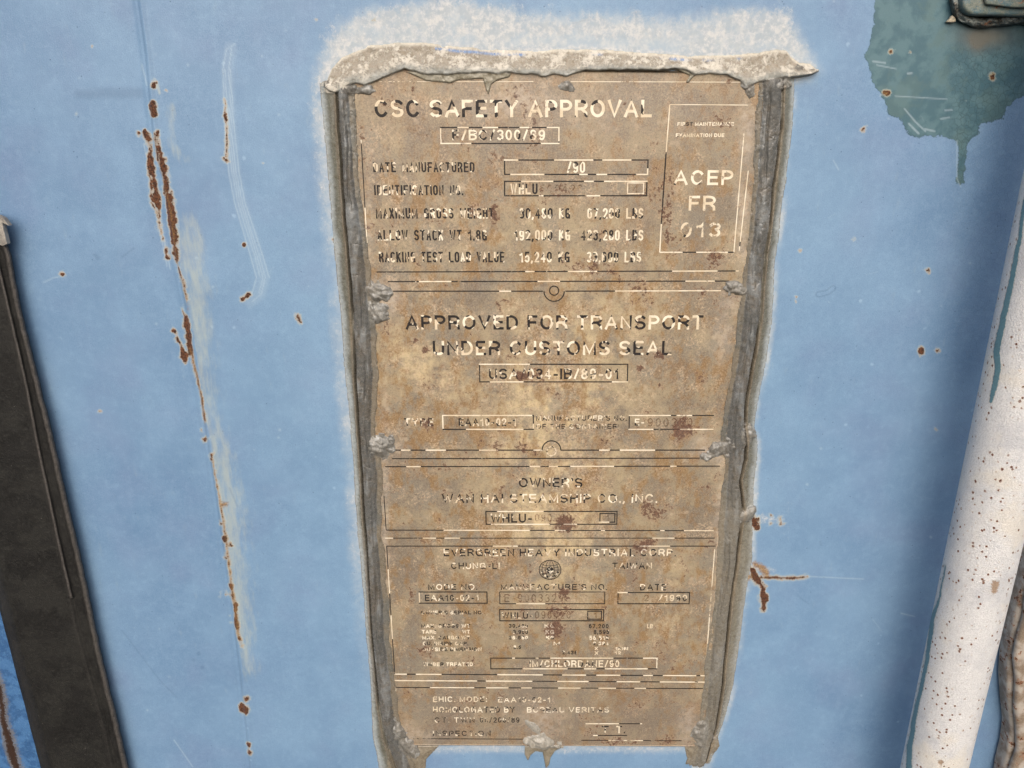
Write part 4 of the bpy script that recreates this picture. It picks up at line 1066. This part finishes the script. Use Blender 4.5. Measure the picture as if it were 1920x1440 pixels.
h3f = h3 + .35 * nC * (h3 > .3) - .28 * fold2 * (h3 > 2.2) * (ht < h3 - .2)
# colours of the portions; bead highlights, crevice and crease shade painted in
def lerp3(m_, a_, b_): return a_ * (1 - m_[..., None]) + b_ * m_[..., None]
T = np.zeros(u.shape + (3,)) + np.array((.165, .145, .115))
T = lerp3(sstep(nA, -.1, .2), T, np.array((.125, .125, .115)))
isl = np.clip(sl_ * vl + sr_ * vr_, 0, 1).astype(float)
T = lerp3(isl * .95, T, np.array((.118, .122, .104)))
T = lerp3(isl * sstep(nA, 0.0, .25) * .4, T, np.array((.17, .18, .165)))
beadm = np.clip(bl_ * vl + br_ * vr_, 0, 1)
uoL = (u - np.interp(v, LV, LO)); uoR = (np.interp(v, RV, RO) - u); uo_ = np.where(u < 1000, uoL, uoR)
T = lerp3(isl * (1 - sstep(uo_ + 14 * nA, -1, 13)) * .9, T, np.array((.30, .345, .375)))
T = lerp3(isl * sstep(uo_, 12, 26) * .5, T, np.array((.075, .07, .055)))
T = lerp3(isl * sstep(fbm(u, v * .12, 7, 3, 275), .02, .25) * .25, T, np.array((.26, .26, .24)))
T = lerp3(beadm * .85, T, np.array((.086, .090, .092)))
T = lerp3(beadm * sstep(nB, .0, .2) * .5, T, np.array((.23, .25, .265)))  # bluish sky highlights painted onto the glossy bead
T = lerp3(beadm * sstep(-(nA + nC), .04, .25) * .35, T, np.array((.115, .095, .072)))
lowr = sstep(v, 850, 1000) * (u > 1000)
T = lerp3(lowr * .45, T, np.array((.225, .205, .165)))
bandm = ((ht > 0) & (ht >= h3 - .3)).astype(float)
T = lerp3(bandm, T, np.array((.31, .28, .235)))
T = lerp3(bandm * np.exp(-((k - .9) / .16) ** 2), T, np.array((.36, .375, .365)))
T = lerp3(bandm * np.exp(-((v - tu - 3) / 3.5) ** 2), T, np.array((.56, .53, .46)))
bluel = bandm * np.exp(-((v - tu - 9) / 2.6) ** 2) * sstep(fbm(u, u * 0, 60, 4, 530), -.12, .04) * (u > 815) * (u < 1400)
T = lerp3(np.clip(bluel, 0, 1) * .85, T, np.array((.15, .30, .62)))
thm = (thin > 0) & (bandm < .5)
T = lerp3(thm * .8, T, np.array((.235, .22, .17)))
blm = sstep(hb - h3, -.2, 0) * (hb > 0)
T = lerp3(blm * .75, T, np.array((.15, .148, .14)))
T = lerp3(blm * sstep(nC, .05, .3) * .7, T, np.array((.38, .39, .39)))
T = lerp3(blm * (1 - sstep(np.abs(nC + .5 * nA), .0, .03)) * .7, T, np.array((.05, .045, .038)))
T = lerp3((hs_ >= h3) * (hs_ > 0) * .8, T, np.array((.20, .175, .135)))
ridgebr = np.exp(-((u - np.interp(v, LV, LC) + 5) / 3) ** 2) * vl + np.exp(-((u - np.interp(v, RV, RC) - 4) / 3) ** 2) * vr_
T = lerp3(np.clip(ridgebr, 0, 1) * .55 * (v > 160), T, np.array((.21, .165, .115)))
T = lerp3(sstep(crev, .25, .85) * .95, T, np.array((.018, .015, .012)))  # deep shade painted into the crevices
chalk = np.clip(bandm * (1 - .85 * np.exp(-((k - .95) / .14) ** 2)) + .1 * blm + .9 * ((u > 1475) & (v < 150)) + .9 * ((u < 668) & (v < 176)), 0, 1)
keep = h3 > .10
keep &= ~((u > 1540))
fc = grid_faces(*u.shape, keep=keep)
co3 = np.c_[X3.ravel(), np.where(keep, -h3f / 1000, .0004).ravel(), Z3.ravel()]
co3, fc, at3 = compact(co3, fc, dict(tone=T.reshape(-1, 3), chalk=chalk.ravel()))
mesh_np('bead_surface', co3, fc[:, ::-1], M_seal, seal, at3)

# the lone dab at the foot of the plate
dab = thing('sealant_dab', (.0155, 0, H0 - .425), 'lone crumpled dab of grey sealant dripping over the bottom edge of the plate', 'sealant')
hd = np.maximum.reduce([blob(1018, 1392, 32, 15, 4.2, .1, 1.3, 900), blob(1000, 1362, 22, 9, 2.6, .75, 1.2, 905),
     np.where(polysdf(u, v, [(984, 1398), (1060, 1398), (1040, 1408), (1032, 1420), (1029, 1434), (1024, 1440), (1021, 1425), (1018, 1410), (1004, 1408), (994, 1416), (990, 1426), (984, 1414)]) > 0, 1.3 + .8 * nA, 0)])
kd = hd > .2
fd = grid_faces(*u.shape, keep=kd)
Td = np.zeros(u.shape + (3,)) + np.array((.27, .26, .235)); Td = lerp3(sstep(v, 1398, 1404) * .9, Td, np.array((.17, .15, .11)))
cod = np.c_[X3.ravel(), np.where(kd, -(hd + .25 * nC) / 1000, -.0008).ravel(), Z3.ravel()]
cod, fd, atd = compact(cod, fd, dict(tone=Td.reshape(-1, 3), chalk=np.full(u.size, .12)))
mesh_np('dab_surface', cod, fd[:, ::-1], M_seal, dab, atd)

# ------------------------------------------------------------------ locking rod
RX, RD, RR = .2726, .045, .0183
rod = thing('locking_rod', (RX, -RD, 1.1), 'white painted vertical locking rod with teal paint run and rust speckles', 'rod')
th = np.linspace(0, 2 * math.pi, 181)[:-1]; zr = np.linspace(H0 - .9, H0 + .4, 1100)
TH, ZR = np.meshgrid(th, zr)
rad = RR + .00012 * fbm(TH * 60, ZR * 3000, 9, 3, 50)
rx = RX + rad * np.cos(TH); ry = -RD - rad * np.sin(TH)
front = np.sin(TH) > -.6
zf = (ry + D0) * cp - (ZR - H0) * sp
pu_ = (960 + F * rx / zf).ravel(); pv_ = (720 - F * ((ZR - H0) * cp + (ry + D0) * sp) / zf).ravel()
wob = pu_ + 5 * fbm(pv_, pv_ * 0, 40, 3, 60)
drip = polydists(wob, pv_, [[(1930, 340, 4), (1912, 440, 3), (1901, 500, 4.5), (1889, 560, 5), (1878, 610, 5.5), (1868, 660, 6), (1871, 690, 5.5), (1866, 725, 5), (1858, 752, 3)],
                            [(1773, 1060, 1), (1762, 1120, 1.5), (1748, 1165, 4.5), (1742, 1210, 3.5), (1733, 1260, 3.5), (1722, 1310, 3.5), (1712, 1350, 4), (1707, 1400, 5), (1704, 1445, 5), (1680, 1560, 3)]])
drip = np.where(front.ravel(), drip, -50)
rrust = np.where(front.ravel(), polydists(pu_, pv_, [[(1866, 1095, 8), (1864, 1108, 6)], [(1764, 1430, 6)], [(1846, 860, 3)], [(1900, 930, 2)], [(1864, 645, 2)], [(1863, 640, 1.5), (1865, 650, 1.5)]]), -50)
nR, nC_ = TH.shape
i = np.arange(nR * nC_).reshape(nR, nC_); j = np.roll(i, -1, 1)
fr_ = np.stack([i[:-1], j[:-1], j[1:], i[1:]], -1).reshape(-1, 4)
mesh_np('rod_tube', np.c_[rx.ravel(), ry.ravel(), ZR.ravel()], fr_[:, ::-1], M_rod, rod, dict(drip=drip, rust=rrust))

# ------------------------------------------------------------------ bracket, upper right
def slab(name, pts, d0, d1, mat, parent, bevel, seg_=4):
    bm = bmesh.new(); fr = []; bk = []
    for a1, b1 in pts:
        x, z = unproj(a1, b1, d1)
        fr.append(bm.verts.new((float(x), -d1, float(z)))); bk.append(bm.verts.new((float(x), -d0, float(z))))
    bm.faces.new(fr); bm.faces.new(bk[::-1])
    for q in range(len(pts)):
        w_ = (q + 1) % len(pts); bm.faces.new([fr[q], bk[q], bk[w_], fr[w_]])
    return bm_obj(name, bm, mat, parent, bevel, seg_)

bx, bz = unproj(1860, 30, 0)
br = thing('rod_bracket', (float(bx), 0, float(bz)), 'chipped teal steel bracket with flaking weld above the teal paint patch', 'bracket')
cor = [(1806 + 22 * (1 - math.cos(t_)), 4 + 24 * math.sin(t_)) for t_ in np.linspace(0, math.pi / 2, 8)]
slab('bracket_plate', [(1806, -260), (1806, -60)] + cor + [(1880, 29), (1960, 32), (2060, 30), (2060, -260)], .0005, .010, M_brack, br, .0016)
# lumpy weld fillet along its lower left edge
path = [(1789, -160), (1790, -60), (1791, 0), (1795, 22), (1806, 34), (1826, 41), (1850, 42), (1880, 39), (1910, 36), (1960, 37), (2040, 36)]
P_ = np.array(path, float); sl = np.r_[0, np.cumsum(np.hypot(*np.diff(P_, axis=0).T))]
ns = 420; s_ = np.linspace(0, sl[-1], ns); cu_ = np.interp(s_, sl, P_[:, 0]); cv_ = np.interp(s_, sl, P_[:, 1])
tu_ = np.gradient(cu_); tv_ = np.gradient(cv_); ln = np.hypot(tu_, tv_); tu_ /= ln; tv_ /= ln
nt = 24; verts = []
for q in range(nt):
    an = math.pi * q / (nt - 1)
    rr_ = 10.5 + 5 * fbm(s_, s_ * 0 + q * 1.5, 16, 3, 77)
    off_ = -rr_ * math.cos(an); hh = .0004 + .0052 * math.sin(an) * (1 + .9 * fbm(s_, s_ * 0 + q * 2, 14, 3, 78))
    uu = cu_ - tv_ * off_; vv = cv_ + tu_ * off_
    x, z = unproj(uu, vv, hh); verts.append(np.c_[x, -hh, z])
mesh_np('weld_fillet', np.concatenate(verts), grid_faces(nt, ns), M_weld, br)
slab('weld_spatter', [(1776, 41), (1783, 34), (1786, 28), (1792, 33), (1793, 41), (1786, 42)], .0004, .003, mat_chipped('pale_weld_spatter', (.42, .37, .28), (.50, .45, .36), .8, 4), br, .0005, 2)
slab('inner_lug', [(1842, -120), (1843, -20), (1850, 8), (1900, 14), (1980, 14), (2060, 12), (2060, -120)], .0102, .0125, M_brack, br, .0008)

# ------------------------------------------------------------------ handle casting, lower right
hx, hz = unproj(1930, 1300, 0)
hd_ = thing('handle_bracket', (float(hx), 0, float(hz)), 'rusty cream cast handle bracket right of the white rod', 'bracket')
O = [(1936, 1040), (1924, 1090), (1912, 1130), (1905, 1160), (1898, 1200), (1893, 1235), (1890, 1280), (1893, 1330), (1897, 1370), (1892, 1410), (1883, 1445), (1875, 1500), (1872, 1620), (2120, 1620), (2120, 1040)]
slab('casting_base', O, .0006, .014, M_lug, hd_, .003, 4)
slab('casting_rib', [(a1 + 14 + 4 * math.sin(b1 * .05), b1) for a1, b1 in O[:13]] + O[13:], .0142, .020, M_lug, hd_, .0028, 4)
